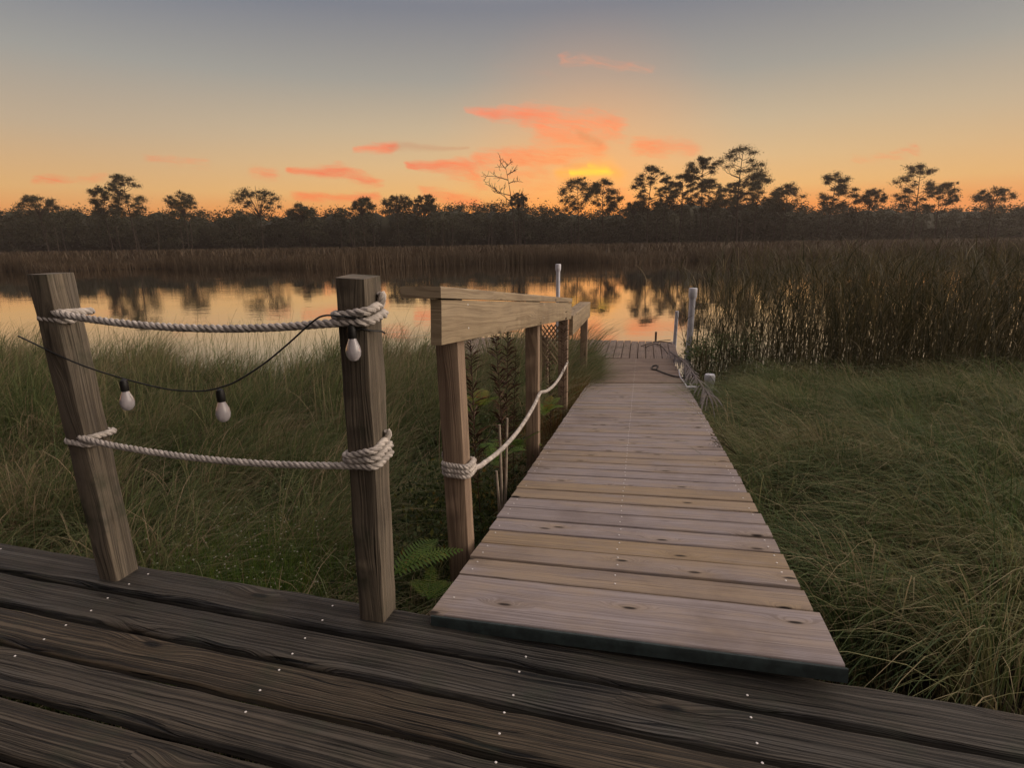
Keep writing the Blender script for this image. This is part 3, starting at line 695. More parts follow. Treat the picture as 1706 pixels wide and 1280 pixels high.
def clump_field(n_cl, xr, yr, cond, per, hr, lean_base, wr, tr, spread=.16, seed=1):
    g = np.random.default_rng(seed); Pn, Hn, Ln, Wn, Tn = [], [], [], [], []
    k = 0; tries = 0
    while k < n_cl and tries < n_cl * 40:
        tries += 1; x, y = g.uniform(*xr), g.uniform(*yr)
        if not cond(x, y): continue
        k += 1; m_ = int(per * g.uniform(.6, 1.4)); hc = g.uniform(*hr); tc = g.uniform(*tr)
        rr_ = g.normal(0, spread * .45, (m_, 2)); xs_, ys_ = x + rr_[:, 0], y + rr_[:, 1]
        ok = in_plan(xs_, ys_, .02); xs_, ys_, rr_ = xs_[ok], ys_[ok], rr_[ok]; m_ = len(xs_)
        if not m_: continue
        z = gz(x, y) - .03; h = hc * g.uniform(.55, 1.08, m_)
        lb = np.array(lean_base) * hc + g.normal(0, .1 * hc, 2)
        ln = lb[None, :] * g.uniform(.3, 1.6, (m_, 1)) + rr_ * 2.0 + g.normal(0, .13, (m_, 2)) * hc
        Pn.append(np.stack([xs_, ys_, np.full(m_, z)], 1)); Hn.append(h); Ln.append(ln)
        Wn.append(g.uniform(*wr, m_)); t_ = np.clip(tc + g.normal(0, .16, m_), 0, 1); t_[g.random(m_) < .10] = g.uniform(.75, 1); Tn.append(t_)
    return [np.concatenate(a) for a in (Pn, Hn, Ln, Wn, Tn)]

def vis(x, y): return abs(x) < .98 * y + .5
# left marsh
cL = lambda x, y: in_plan(x, y) and y < shore_y(x) - .2 and walk_u(x, y)[0] < -.25 and vis(x, y)
P_, H_, L_, W_, T_ = clump_field(560, (-9, 2), (1.9, 8.9), cL, 130, (.72, 1.42), (.30, .02), (.005, .010), (.05, .75), .20, 3)
# the near rows are lower so the water shows above them
u_, v_ = walk_u(P_[:, 0], P_[:, 1]); H_ *= np.clip(.58 + .085 * P_[:, 1], .6, 1.3)
tag(blades('marsh_grass', P_, H_, L_, W_, T_, GR, 6, .75), 'dense leaning marsh grass on the left of the boardwalk', 'grass', kind='stuff')
# matted low dead grass under it
g = np.random.default_rng(5); n = 10500; xs = g.uniform(-8, 2.2, n); ys = g.uniform(1.6, 8.6, n)
ok = in_plan(xs, ys, .0) & (walk_u(xs, ys)[0] < -.02) & (np.abs(xs) < .98 * ys + .5); xs, ys = xs[ok], ys[ok]; n = len(xs)
zs = np.array([gz(a, b) for a, b in zip(xs, ys)])
tag(blades('grass_litter', np.stack([xs, ys, zs], 1), g.uniform(.05, .42, n), g.normal(0, .22, (n, 2)) + [.1, 0], g.uniform(.003, .006, n), np.clip(g.normal(.35, .35, n), 0, 1), GR, 5, 1.3), 'tangled dead grass stems under the standing marsh grass', 'grass', kind='stuff')
# thin seed stalks standing above the grass on the left
n = 1500; xs = g.uniform(-8, .6, n); ys = g.uniform(5.2, 8.7, n); ok = in_plan(xs, ys, .2) & (walk_u(xs, ys)[0] < -.4); xs, ys = xs[ok], ys[ok]; n = len(xs)
tag(blades('seed_stalks', np.stack([xs, ys, np.full(n, MUD_Z)], 1), g.uniform(1.0, 1.55, n), g.normal(0, .16, (n, 2)) + [.06, 0], g.uniform(.004, .006, n), g.uniform(.2, .8, n), GR, 6, .3, taper=.5), 'thin seed stalks rising above the marsh grass', 'grass', kind='stuff')
# right bank soft green grass that leans over the walk
cR = lambda x, y: in_plan(x, y) and walk_u(x, y)[0] > 1.24 and 1.2 < walk_u(x, y)[1] < 6.5 - .12 * max(0, walk_u(x, y)[0] - 2.5) and vis(x, y) and (walk_u(x, y)[1] > 3.0 or (x * 7.3 + y * 3.1) % 1 < .45)
P_, H_, L_, W_, T_ = clump_field(520, (0.8, 8.5), (1.6, 8.8), cR, 135, (.6, 1.45), (-.42, -.08), (.0045, .0095), (.0, .85), .17, 8)
u_, v_ = walk_u(P_[:, 0], P_[:, 1]); kk = np.clip((v_ - 4.6) / 1.4, 0, 1) * np.clip((2.4 - u_) / .8, 0, 1); H_ *= 1 - .55 * kk; L_ *= (1 - .8 * kk)[:, None]
tag(blades('bank_grass', P_, H_, L_, W_, T_, GR2, 6, .85), 'soft green grass on the right bank spilling over the boardwalk edge', 'grass', kind='stuff')
# low brown weeds on the near right bank
n = 20000; xs = g.uniform(.7, 7, n); ys = g.uniform(1.0, 5.0, n); u_, v_ = walk_u(xs, ys)
ok = in_plan(xs, ys, .0) & (u_ > 1.21) & (v_ < 4.2); xs, ys = xs[ok], ys[ok]; n = len(xs)
tag(blades('low_weeds', np.stack([xs, ys, np.array([gz(a, b) for a, b in zip(xs, ys)])], 1), g.uniform(.15, .62, n), g.normal(0, .12, (n, 2)), g.uniform(.003, .006, n), np.clip(g.normal(.35, .35, n), 0, 1), BW, 4, .8), 'low dull brown weeds beside the right edge of the boardwalk', 'weeds', kind='stuff')

# leafy scatter: small leaves around points
def leaves(name, C, size, tint, mat, parent=None, flat=1.0):
    n = len(C); a = rng.normal(0, 1, (n, 3)); a /= np.linalg.norm(a, axis=1)[:, None]; b = rng.normal(0, 1, (n, 3)); b = np.cross(a, b); b /= np.linalg.norm(b, axis=1)[:, None]
    a[:, 2] *= flat; s = size[:, None] * .5
    V = np.stack([C - a * s, C + b * s * .45, C + a * s, C - b * s * .45], 1).reshape(-1, 3); F = np.arange(n * 4).reshape(-1, 4)
    return raw_mesh(name, V, F, np.repeat(tint, 4), mat, parent)

# rusty weeds along the left edge of the walk
n = 15000; vv_ = g.uniform(1.6, 6.4, n); uu_ = -.02 - np.abs(g.normal(0, .16, n)); xs = WO.x + hu.x * uu_ + WH.x * vv_; ys = WO.y + hu.y * uu_ + WH.y * vv_
ht = g.uniform(.40, 1.0, n) * np.clip(1.25 - vv_ * .06, .6, 1.1) * np.clip(.45 + vv_ * .18, .5, 1)
tag(blades('edge_weeds', np.stack([xs, ys, np.full(n, MUD_Z)], 1), ht, g.normal(0, .07, (n, 2)), g.uniform(.004, .009, n), np.clip(g.normal(.45, .28, n), 0, 1), BR, 4, .7), 'rusty and olive weeds crowding the left edge of the boardwalk', 'weeds', kind='stuff')
# grass mound that falls over the lower walk on its left
mx = RP(-.24, 6.5, 0); n = 7500; th = g.uniform(0, 2 * np.pi, n); rr_ = np.abs(g.normal(0, .30, n))
xs = mx.x + np.cos(th) * rr_ * .7; ys = mx.y + np.sin(th) * rr_ * 2.2; u_, v_ = walk_u(xs, ys); ok = u_ < -.01; xs, ys, th = xs[ok], ys[ok], th[ok]; n = len(xs)
ln = np.stack([g.normal(.20, .17, n), g.normal(-.12, .3, n)], 1)
tag(blades('grass_tussock', np.stack([xs, ys, np.full(n, MUD_Z)], 1), g.uniform(.6, 1.12, n), ln, g.uniform(.004, .007, n), np.clip(g.normal(.42, .2, n), 0, 1), GR, 6, .85), 'big grey green grass tussock falling over the lower boardwalk from the left', 'grass')

# ------------------------------------------------------------------ reed bed on the right, standing in the water
def reed_bed(name, n, xr, yr, hr, label, seed, cond=None):
    g = np.random.default_rng(seed); xs = g.uniform(*xr, n); ys = g.uniform(*yr, n)
    ok = (walk_u(xs, ys)[0] > 1.42) & (np.abs(xs) < .98 * ys + .5)
    if cond is not None: ok &= cond(xs, ys, g)
    xs, ys = xs[ok], ys[ok]; n = len(xs)
    h = g.uniform(*hr, n); h *= np.clip(.84 + (xs - 2.4) * .09, .80, 1.0)
    P_ = np.stack([xs, ys, np.full(n, WATER_Z - .1)], 1); ln = g.normal(0, .16, (n, 2)) * h[:, None]; bent = g.random(n) < .10; ln[bent] *= 3.2
    tn = np.clip(g.normal(.4, .22, n), 0, 1); wd_ = g.uniform(.007, .013, n)
    Pa, Ha, La, Wa, Ta = [P_], [h], [ln], [wd_], [tn]
    for k in range(4):   # leaves leaving the stalk at several heights
        t_ = g.uniform(.18, .85, n); c0 = P_ + np.concatenate([ln * (t_ ** 1.9)[:, None], (t_ * h * (1 - .15 * t_ ** 2))[:, None]], 1)
        Pa.append(c0); lh = g.uniform(.2, .5, n); Ha.append(lh); La.append(g.normal(0, .20, (n, 2))); Wa.append(g.uniform(.008, .016, n)); Ta.append(np.clip(tn + g.normal(0, .2, n), 0, 1))
    return tag(blades(name, *[np.concatenate(a) for a in (Pa, Ha, La, Wa, Ta)], RD, 6, .35, taper=.3), label, 'reeds', kind='stuff')
reed_bed('reeds', 4300, (2.1, 12), (6.9, 11.8), (2.1, 2.95), 'tall brown reeds standing in the water on the right', 21, lambda x, y, g: (g.random(len(x)) < np.clip((x - 2.1) * .28, .16, 1)) & (y > 7.9 - np.clip((x - 2.9) * .8, 0, 1)))
reed_bed('young_reeds', 900, (1.9, 9), (6.7, 9.2), (.7, 1.15), 'short leafy reeds and shoots at the foot of the tall reeds', 22)
# leafy marsh shrub low at the foot of the pole
n = 9000; c_ = []
gg = np.random.default_rng(31)
for i in range(60):
    q = at(gg.uniform(1150, 1262), gg.uniform(565, 640), gg.uniform(8.2, 9.4)); c_.append(np.array(q)[None, :] + gg.normal(0, .09, (130, 3)))
C = np.concatenate(c_); C = C[C[:, 2] > -1.1]
sh = empty('marsh_shrub', at(1200, 640, 8), 'small leafy dark shrub growing between the tall white pole and the reeds', 'shrub')
leaves('foliage', C, gg.uniform(.022, .045, len(C)), np.clip(gg.normal(.35, .25, len(C)), 0, 1), GR2, sh)
mb = MB()
for i in range(26):
    q = at(gg.uniform(1150, 1255), gg.uniform(550, 600), gg.uniform(8.2, 9.2)); tube(mb, [Vector((q.x + gg.uniform(-.05, .05), q.y, -1.3)), q], [.006, .002], 5)
mb.build('stem', RD, sh)

# ------------------------------------------------------------------ far marsh reeds
g = np.random.default_rng(41); n = 72000; xs = g.uniform(-85, 85, n); dy = np.abs(g.normal(0, 1, n)) * 6 - 1.6
ys = np.array([far_y(x) for x in xs]) + dy; h = g.uniform(1.1, 1.95, n) * np.clip(.88 + .15 * np.sin(xs * .31) + .12 * np.sin(xs * .83 + 1) + .1 * np.sin(xs * 2.1) + .16 * np.sin(xs * .09 + 2), .5, 1.25)
zz = np.full(n, WATER_Z - .02)
tag(blades('far_reeds', np.stack([xs, ys, zz], 1), h, g.normal(0, .25, (n, 2)), g.uniform(.02, .052, n), np.clip(g.normal(.38, .13, n) + .18 * np.sin(xs * .23 + dy), 0, 1), FR, 3, .3, taper=.3, twist=g.normal(0, .6, n)), 'band of brown marsh reeds along the far shore', 'reeds', kind='stuff')
n = 26000; xs = g.uniform(-190, 190, n); ys = g.uniform(85, 185, n)
tag(blades('marsh_beyond', np.stack([xs, ys, np.full(n, MUD_Z - .05)], 1), g.uniform(1.2, 2.1, n), g.normal(0, .3, (n, 2)), g.uniform(.12, .3, n), g.uniform(.1, .7, n), FR, 2, .3, taper=.3, twist=g.normal(0, .6, n)), 'flat reed marsh stretching back to the forest', 'reeds', kind='stuff')

# ------------------------------------------------------------------ trees
LF = leaf_mat('tree_leaf', [(0, (.034, .036, .016)), (.5, (.058, .056, .025)), (1, (.095, .085, .036))], .25)
BK = plain('tree_bark', (.055, .042, .032), .9, .1, .3, 2.0)
def ptop(px, py, Y): return at(px, py, Y)
def crown_pts(rg, c, rx, rz, n):
    d = rg.normal(0, 1, (n, 3)); d /= np.linalg.norm(d, axis=1)[:, None]; r_ = np.minimum(np.abs(rg.normal(0, .60, n)) + .12, 1.35)
    return np.array(c)[None, :] + d * r_[:, None] * np.array([rx, rx, rz])[None, :]
def tree(px, py, wpx, Y, label, style='pine', seed=0, crown=.5, name='pine_tree', lean=0.0, dens=1.0, cat='tree'):
    rg = np.random.default_rng(seed); tp = ptop(px, py, Y); base = Vector((tp.x - lean, Y, MUD_Z - .2)); Hh = tp.z - base.z; s = Y / FPX * 1.03; wd_ = wpx * s
    root = empty(name, base, label, cat, 'trees on the far shore')
    mb = MB(); r0 = max(.17, Hh * .0095)
    ctr = lambda t_: base + Vector((lean * t_ + math.sin(t_ * 5 + seed) * .012 * Hh, math.sin(t_ * 4 + 1) * .1, Hh * t_))
    tube(mb, [ctr(t_) for t_ in np.linspace(0, .97, 12)], [r0 * (1 - .75 * t_) for t_ in np.linspace(0, 1, 12)], 7)
    C = []; cb = 1 - crown
    if style == 'dead':
        def grow(p, d, L_, r_, lev):
            pts = [p]; dd = d.copy()
            for i in range(4):
                dd = (dd + Vector(rg.normal(0, .17, 3)) + Vector((0, 0, .05))).normalized(); pts.append(pts[-1] + dd * (L_ / 4))
            tube(mb, pts, [max(.05, r_ * (1 - i * .17)) for i in range(5)], 5)
            if lev < 3:
                for i in range(3 + (lev < 2)): k = rg.integers(1, 5); grow(pts[k], (dd + Vector(rg.normal(0, .62, 3)) + Vector((0, 0, .1))).normalized(), L_ * rg.uniform(.4, .62), max(.05, r_ * .55), lev + 1)
        for tt, sx_, ll in ((.99, .3, .14), (.97, -.5, .14), (.9, 1, .15), (.84, -1.1, .28), (.8, 1, .12), (.66, -1, .24), (.62, 1, .15), (.58, -.9, .26), (.55, .9, .16)):
            grow(ctr(tt), Vector((sx_, rg.uniform(-.5, .5), .32)).normalized(), Hh * ll, .15, 1)
        mb.build('trunk', BK, root); return root
    if style == 'pine':
        nb_ = int((10 + wd_ * 1.0) * dens)
        for i in range(nb_):
            f_ = ((i + rg.uniform(0, .9)) / nb_) ** .8; ch = crown * Hh
            zt = base.z + Hh - ch * (1 - f_) - wd_ * .06          # height of the puff
            prof = math.sqrt(max(.03, 1 - f_ ** 4.5)) * (.62 + .38 * min(1, f_ * 2.2)); L_ = wd_ * .54 * prof * (rg.uniform(.3, 1.0) ** .6)
            a = rg.uniform(0, 2 * math.pi)
            if abs(math.cos(a)) < .3 and rg.random() < .6: a += 1.0
            t0 = max(.25, (zt - base.z - L_ * rg.uniform(.45, .85)) / Hh); p0 = ctr(min(.95, t0)); tip = Vector((ctr(.9).x + math.cos(a) * L_, base.y + math.sin(a) * L_, zt))
            tube(mb, [p0, p0.lerp(tip, .5) + Vector((math.cos(a) * L_ * .1, 0, -.1 * L_)), tip], [r0 * .36, r0 * .26, r0 * .10], 5)
            rr2 = wd_ * .14 * rg.uniform(.7, 1.3); C.append(crown_pts(rg, tip + Vector((0, 0, rr2 * .2)), rr2, rr2 * .58, int(290 * dens)))
            for kk in range(2):
                q = p0.lerp(tip, rg.uniform(.55, .95)) + Vector((rg.normal(0, .8), rg.normal(0, .8), rg.uniform(.2, 1.2))); C.append(crown_pts(rg, q, rr2 * .62, rr2 * .4, int(90 * dens)))
        C.append(crown_pts(rg, ctr(.96), wd_ * .12, wd_ * .06, 110))
    else:   # broad crown of many lobes
        nl = int(34 * dens)
        for i in range(nl):
            a = rg.uniform(0, 2 * math.pi); e = math.acos(rg.uniform(-.35, 1)); R_ = rg.uniform(.55, .93)
            ch = Hh * crown; cz = base.z + Hh * (1 - crown * .52)
            q = Vector((ctr(.9).x + math.cos(a) * math.sin(e) * wd_ * .5 * R_, base.y + math.sin(a) * math.sin(e) * wd_ * .5 * R_, cz + math.cos(e) * ch * .5 * R_))
            p0 = ctr(min(.93, 1 - crown + .1 * rg.random())); tube(mb, [p0, p0.lerp(q, .55) + Vector((0, 0, .4)), q], [r0 * .35, r0 * .22, r0 * .08], 5)
            rr2 = wd_ * .10 * rg.uniform(.7, 1.3); C.append(crown_pts(rg, q, rr2, rr2 * .7, 240))
    mb.build('trunk', BK, root)
    C = np.concatenate(C); zn = (C[:, 2] - C[:, 2].min()) / max(1e-3, np.ptp(C[:, 2]))
    leaves('crown', C, rg.uniform(.22, .50, len(C)), np.clip(rg.normal(.45, .28, len(C)), 0, 1), LF, root, .6)
    return root
TR = [  # px, top y, width px, distance, style, crown share, label
    (426, 306, 74, 185, 'broad', .52, 'broad round tree standing alone at the left end of the far forest', 'oak_tree'),
    (500, 337, 46, 196, 'broad', .4, 'low ragged tree between the lone round tree and the domed tree', 'oak_tree'),
    (602, 326, 44, 188, 'broad', .38, 'domed flat tree left of the two low round crowns in the far forest', 'oak_tree'),
    (660, 319, 48, 190, 'broad', .4, 'wider of the two low round crowns left of the dead tree', 'oak_tree'),
    (707, 322, 37, 193, 'broad', .38, 'smaller round crown just right of the wider one left of the dead tree', 'oak_tree'),
    (842, 277, 60, 182, 'dead', .4, 'bare dead tree with crooked branches against the orange cloud', 'dead_tree'),
    (863, 319, 28, 190, 'broad', .34, 'small round crown close to the right of the dead tree', 'oak_tree'),
    (964, 297, 62, 186, 'pine', .42, 'left of the pair of bushy pines under the yellow glow', 'pine_tree'),
    (1006, 300, 54, 189, 'pine', .42, 'right of the pair of bushy pines under the yellow glow', 'pine_tree'),
    (1057, 334, 34, 196, 'broad', .32, 'low round crown between the pair of pines and the tall pine cluster', 'oak_tree'),
    (1084, 276, 56, 184, 'pine', .56, 'leftmost tall pine of the right hand cluster with layered limbs', 'pine_tree'),
    (1110, 294, 32, 194, 'pine', .45, 'narrow pine just right of the leftmost tall pine in the cluster', 'pine_tree'),
    (1138, 290, 42, 190, 'pine', .5, 'dark bushy pine in the middle of the right hand cluster', 'pine_tree'),
    (1173, 262, 48, 184, 'pine', .3, 'slim tall pine with a small high crown left of the tallest pine', 'pine_tree'),
    (1184, 298, 46, 191, 'pine', .46, 'dense lower pine under the slim high crowned pine', 'pine_tree'),
    (1238, 242, 78, 178, 'pine', .58, 'tallest pine with wide open layered crown on the right', 'pine_tree'),
    (1266, 290, 52, 188, 'pine', .48, 'bushy pine directly right of the tallest pine', 'pine_tree'),
    (1226, 302, 42, 194, 'pine', .45, 'shorter pine in front of the foot of the tallest pine', 'pine_tree'),
    (1312, 308, 52, 190, 'pine', .42, 'low spreading pine right of the tall cluster', 'pine_tree'),
    (300, 318, 50, 188, 'broad', .42, 'rounded tree left of the lone broad tree', 'oak_tree'),
    (205, 290, 58, 184, 'pine', .5, 'tall pine standing over the left part of the forest', 'pine_tree'),
    (168, 312, 44, 190, 'pine', .45, 'lower pine beside the tall pine on the left', 'pine_tree'),
    (60, 320, 60, 188, 'broad', .42, 'broad crown near the left end of the view', 'oak_tree'),
    (1392, 288, 54, 186, 'pine', .5, 'tall pine past the right hand cluster', 'pine_tree'),
    (1452, 312, 50, 190, 'broad', .4, 'round crown between two pines at the right', 'oak_tree'),
    (1536, 272, 62, 184, 'pine', .52, 'tall layered pine near the right end of the forest', 'pine_tree'),
    (1570, 304, 46, 190, 'pine', .44, 'shorter pine beside the tall layered one at the right end', 'pine_tree'),
    (1660, 310, 60, 188, 'broad', .42, 'broad crown at the right end of the view', 'oak_tree'),
]
for i, (px, py, wp, Y_, st, cr_, lb, nm) in enumerate(TR):
    tree(px, py, wp, Y_, lb, st, 100 + i, cr_, nm, dens=1.25 if wp < 60 else 1.1, lean=(-3.5 if st == 'dead' else 0))

# forest mass behind and below the single trees: one uncountable stand
rg = np.random.default_rng(77); Cs = []; mb = MB()
def skyline(px):  # top of the mass, photo rows
    pts = [(-60, 352), (120, 345), (373, 352), (430, 350), (520, 350), (600, 347), (700, 341), (780, 338), (870, 340), (960, 350), (1040, 350), (1095, 334), (1200, 333), (1285, 334), (1333, 341), (1500, 340), (1800, 345)]
    return float(np.interp(px, [p[0] for p in pts], [p[1] for p in pts])) + 4.5 * mnoise.noise(Vector((px * .021, 3, 0))) + 4.0 * mnoise.noise(Vector((px * .06, 9, 0)))
for i in range(700):
    px = rg.uniform(-120, 1830); Y_ = rg.uniform(194, 226); j = rg.uniform(-5, 13) if i % 3 else rg.uniform(-8, 4)
    q = ptop(px, skyline(px) + j + 7, Y_); rw = rg.uniform(2.2, 4.4)
    for k in range(3):
        zc = q.z - k * rg.uniform(3, 4.4) - rg.uniform(0, 1.5)
        if zc < 0: break
        Cs.append(crown_pts(rg, (q.x + rg.normal(0, 1.2), Y_ + rg.normal(0, 1), zc), rw, rw * .62, 120))
Cf = np.concatenate(Cs)
forest = empty('forest', (0, 205, MUD_Z), 'dark mass of forest along the far shore below the single trees', 'forest', kind='stuff')
o = leaves('foliage', Cf, rg.uniform(.5, 1.0, len(Cf)), np.clip(rg.normal(.28, .16, len(Cf)), 0, 1), LF, forest, .6); o['kind'] = 'stuff'
mb = MB()
for i in range(46):
    px = rg.uniform(-100, 1800); Y_ = rg.uniform(192, 198); q = ptop(px, rg.uniform(362, 378), Y_)
    tube(mb, [Vector((q.x + rg.normal(0, .4), Y_, MUD_Z - .3)), Vector((q.x, Y_, q.z * .5)), q], [.26, .2, .1], 5)
o = mb.build('trunks', plain('pale_bark', (.07, .055, .042), .9, .1, .3, 2.0), forest); o['kind'] = 'stuff'
# shaded understory: lumpy thicket body filling the forest
mb = MB()
for i in range(170):
    px = -140 + i * 12; q = ptop(px, skyline(px) + rg.uniform(12, 22), 214); rw = rg.uniform(4, 6)
    n1, n2 = 8, 6; vs = []
    for a in range(n2 + 1):
        for b in range(n1):
            th = math.pi * a / n2; ph = 2 * math.pi * b / n1; d = Vector((math.sin(th) * math.cos(ph), math.sin(th) * math.sin(ph), math.cos(th))); k = 1 + .3 * mnoise.noise(d * 1.7 + Vector((i, 0, 0)))
            hz = (q.z + 2) / 2; vs.append(Vector((q.x, 214, hz - 1)) + Vector((d.x * rw * k, d.y * rw * k, d.z * hz * k)))
    mb.add(vs, [(a * n1 + b, a * n1 + (b + 1) % n1, (a + 1) * n1 + (b + 1) % n1, (a + 1) * n1 + b) for a in range(n2) for b in range(n1)], t=rg.uniform(0, .4))
o = mb.build('thicket', LF, forest); o['kind'] = 'stuff'

# ------------------------------------------------------------------ individual plants by the rail
def frond(mb, a, d, L_, wdt, droop, n=22, tint=.5, leafw=.008):
    a = Vector(a); d = Vector(d).normalized(); sdv = d.cross(Vector((0, 0, 1))).normalized(); pts = []
    for i in range(n + 1): t_ = i / n; pts.append(a + d * (L_ * t_) + Vector((0, 0, -droop * L_ * t_ * t_)))
    tube(mb, pts, [.0025 * (1 - .7 * i / n) for i in range(n + 1)], 5, tint * .7)
    for i in range(2, n + 1):
        t_ = i / n; tg = (pts[i] - pts[i - 1]).normalized(); ll = wdt * math.sin(math.pi * min(.97, .12 + t_ * .86)) ** .8
        for s in (-1, 1):
            tip = pts[i] + (sdv * s + tg * .45).normalized() * ll + Vector((0, 0, -.12 * ll)); m_ = pts[i].lerp(tip, .5); w_ = tg * leafw * .5
            mb.add([pts[i] - w_ * .6, pts[i] + w_ * .6, m_ + w_, tip, m_ - w_], [(0, 1, 2, 3, 4)], t=min(1, max(0, tint + random.uniform(-.15, .15))))
FN = leaf_mat('fern_leaf', [(0, (.050, .105, .022)), (.5, (.115, .195, .036)), (.8, (.21, .25, .045)), (1, (.26, .12, .03))], .45)
def fern(px, py, Y_, n_, L_, label, tint, dirs=None, seed=0):
    rr2 = random.Random(seed); q = at(px, py, Y_); root = empty('fern', q, label, 'fern', 'ferns in the marsh')
    for i in range(n_):
        a = (dirs[i] if dirs else rr2.uniform(0, 2 * math.pi)); e = rr2.uniform(.5, 1.1)
        mb = MB(); frond(mb, q, (math.cos(a), math.sin(a), math.tan(e) if not dirs else .7), L_ * rr2.uniform(.75, 1.1), L_ * .22, rr2.uniform(.25, .6), 18, tint if i % 4 or L_ < .2 else min(1, tint + .3), leafw=L_ * .028); mb.build('frond', FN, root)
fern(652, 962, 2.05, 3, .34, 'green fern spreading between the thick post and the first rail post', .45, [.55, .9, .1, 1.6, 2.4], 1)
fern(714, 1000, 1.95, 4, .17, 'bright leafy fern at the foot of the first rail post', .6, [1.6, 2.2, 1.1, .4, 2.9], 2)
fern(800, 680, 3.5, 8, .30, 'yellow green fern glowing behind the first rail post', .62, None, 3)
fern(822, 770, 3.3, 6, .28, 'dark fern behind the pale stakes', .35, None, 4)
fern(862, 745, 3.9, 6, .27, 'fern growing behind the second rail post', .5, None, 5)
fern(908, 690, 4.5, 7, .26, 'olive green fern between the second rail post and the boardwalk edge', .6, None, 6)
UG = leaf_mat('undergrowth_leaf', [(0, (.022, .034, .012)), (.5, (.055, .075, .020)), (.8, (.12, .12, .025)), (1, (.18, .10, .025))], .4)
PL = leaf_mat('dry_plume', [(0, (.035, .018, .012)), (.6, (.075, .038, .022)), (1, (.13, .08, .045))], .2)
def plume_weed(px0, py0, px1, py1, Y_, label, seed, big=1.0):
    """dried stalk whose upper half carries feathery side sprays pointing up and out"""
    rr2 = random.Random(seed); a = at(px0, py0, Y_); b = at(px1, py1, Y_ + .03); b2 = Vector((b.x, b.y, MUD_Z - .02)); root = empty('dried_weed', b2, label, 'weed', 'dried weeds behind the handrail')
    pts = resample([b2, b2.lerp(a, .5) + Vector((rr2.uniform(-.03, .03), 0, 0)), a], .012); n_ = len(pts)
    mb = MB(); tube(mb, pts[::4] + [pts[-1]], [.0045 - .003 * i / (n_ / 4 + 1) for i in range(len(pts[::4]) + 1)], 6, .3)
    L_ = (a - b2).length
    for i in range(int(n_ * .50), n_ - 1):
        t_ = (i / n_ - .5) / .5; env = math.sin(math.pi * min(.98, .15 + t_ * .8)) ** .7
        for k in range(4):
            if rr2.random() < .25: continue
            an = rr2.uniform(0, 2 * math.pi); ll = .062 * big * env * rr2.uniform(.6, 1.25); out = Vector((math.cos(an), math.sin(an), rr2.uniform(.5, 1.3))).normalized()
            tip = pts[i] + out * ll + Vector((math.cos(an), math.sin(an), -.4)) * ll * .25; m_ = pts[i] + out * ll * .6; w_ = out.cross(Vector((rr2.uniform(-1, 1), rr2.uniform(-1, 1), .3))).normalized() * rr2.uniform(.0018, .0042) * (.5 + .5 * big)
            mb.add([pts[i] - w_ * .4, pts[i] + w_ * .4, m_ + w_, tip, m_ - w_], [(0, 1, 2, 3, 4)], t=rr2.uniform(0, .9))
    mb.build('stalk', PL, root)
# leafy undergrowth between the grass and the rail
gg = np.random.default_rng(61); cc_ = []
for i in range(150):
    vq = gg.uniform(.9, 5.2); uq = gg.uniform(-.75, -.2); q = RP(uq, vq, 0); zq = gg.uniform(MUD_Z, -.28 - .04 * vq)
    cc_.append(np.array([q.x, q.y, zq])[None, :] + gg.normal(0, 1, (170, 3)) * np.array([.10, .10, .09]))
C = np.concatenate(cc_); C = C[C[:, 2] > MUD_Z]; tn = np.repeat(gg.beta(1.6, 2.2, 150), 170)[:len(C)]
ug = leaves('undergrowth', C, gg.uniform(.018, .050, len(C)), np.clip(tn + gg.normal(0, .15, len(C)), 0, 1), UG)
tag(ug, 'leafy olive and yellow undergrowth behind the handrail posts', 'undergrowth', kind='stuff')
plume_weed(783, 560, 812, 700, 3.0, 'dark dried weed leaning left just behind the first rail post', 1, 1.5)
plume_weed(826, 556, 832, 700, 3.2, 'upright dried weed with drooping plumes under the rail middle', 2, 1.5)
plume_weed(846, 545, 846, 720, 3.6, 'tallest dried weed with thick brown plume left of the second rail post', 3, 1.5)
plume_weed(860, 575, 855, 700, 3.9, 'small brown weed touching the left side of the second rail post', 4)
plume_weed(940, 512, 936, 640, 5.0, 'dried weed spike crossing in front of the third rail post', 5)
plume_weed(915, 580, 912, 660, 4.7, 'ragged dried weed between the second and third rail posts', 6)
# white flowering weed bottom left
q0 = at(405, 930, 2.5); fl = empty('flowering_weed', (q0.x, q0.y, MUD_Z), 'bright green weed dotted with tiny white flowers at the left of the deck edge', 'weed')
gg = np.random.default_rng(9); n = 5200; xs = q0.x + gg.normal(-.20, .30, n); ys = q0.y + gg.normal(.35, .34, n); ok = in_plan(xs, ys, .1); xs, ys = xs[ok], ys[ok]; n = len(xs)
hh = gg.uniform(.35, .72, n)
blades('stems', np.stack([xs, ys, np.full(n, MUD_Z)], 1), hh, gg.normal(0, .07, (n, 2)), gg.uniform(.003, .007, n), np.clip(gg.normal(.45, .2, n), 0, 1), FN, 4, .3, parent=fl)
mb = MB()
for i in range(260):
    k = gg.integers(0, n); q = Vector((xs[k] + gg.normal(0, .03), ys[k] + gg.normal(0, .03), MUD_Z + hh[k] * gg.uniform(.86, 1.02)))
    for j in range(5): a = 2 * math.pi * j / 5; mb.add([q, q + Vector((math.cos(a), math.sin(a), .3)) * .005, q + Vector((math.cos(a + .7), math.sin(a + .7), .4)) * .0045], [(0, 1, 2)])
mb.build('flowers', plain('petal_white', (.42, .40, .33), .8, .1, .1), fl, smooth=False)

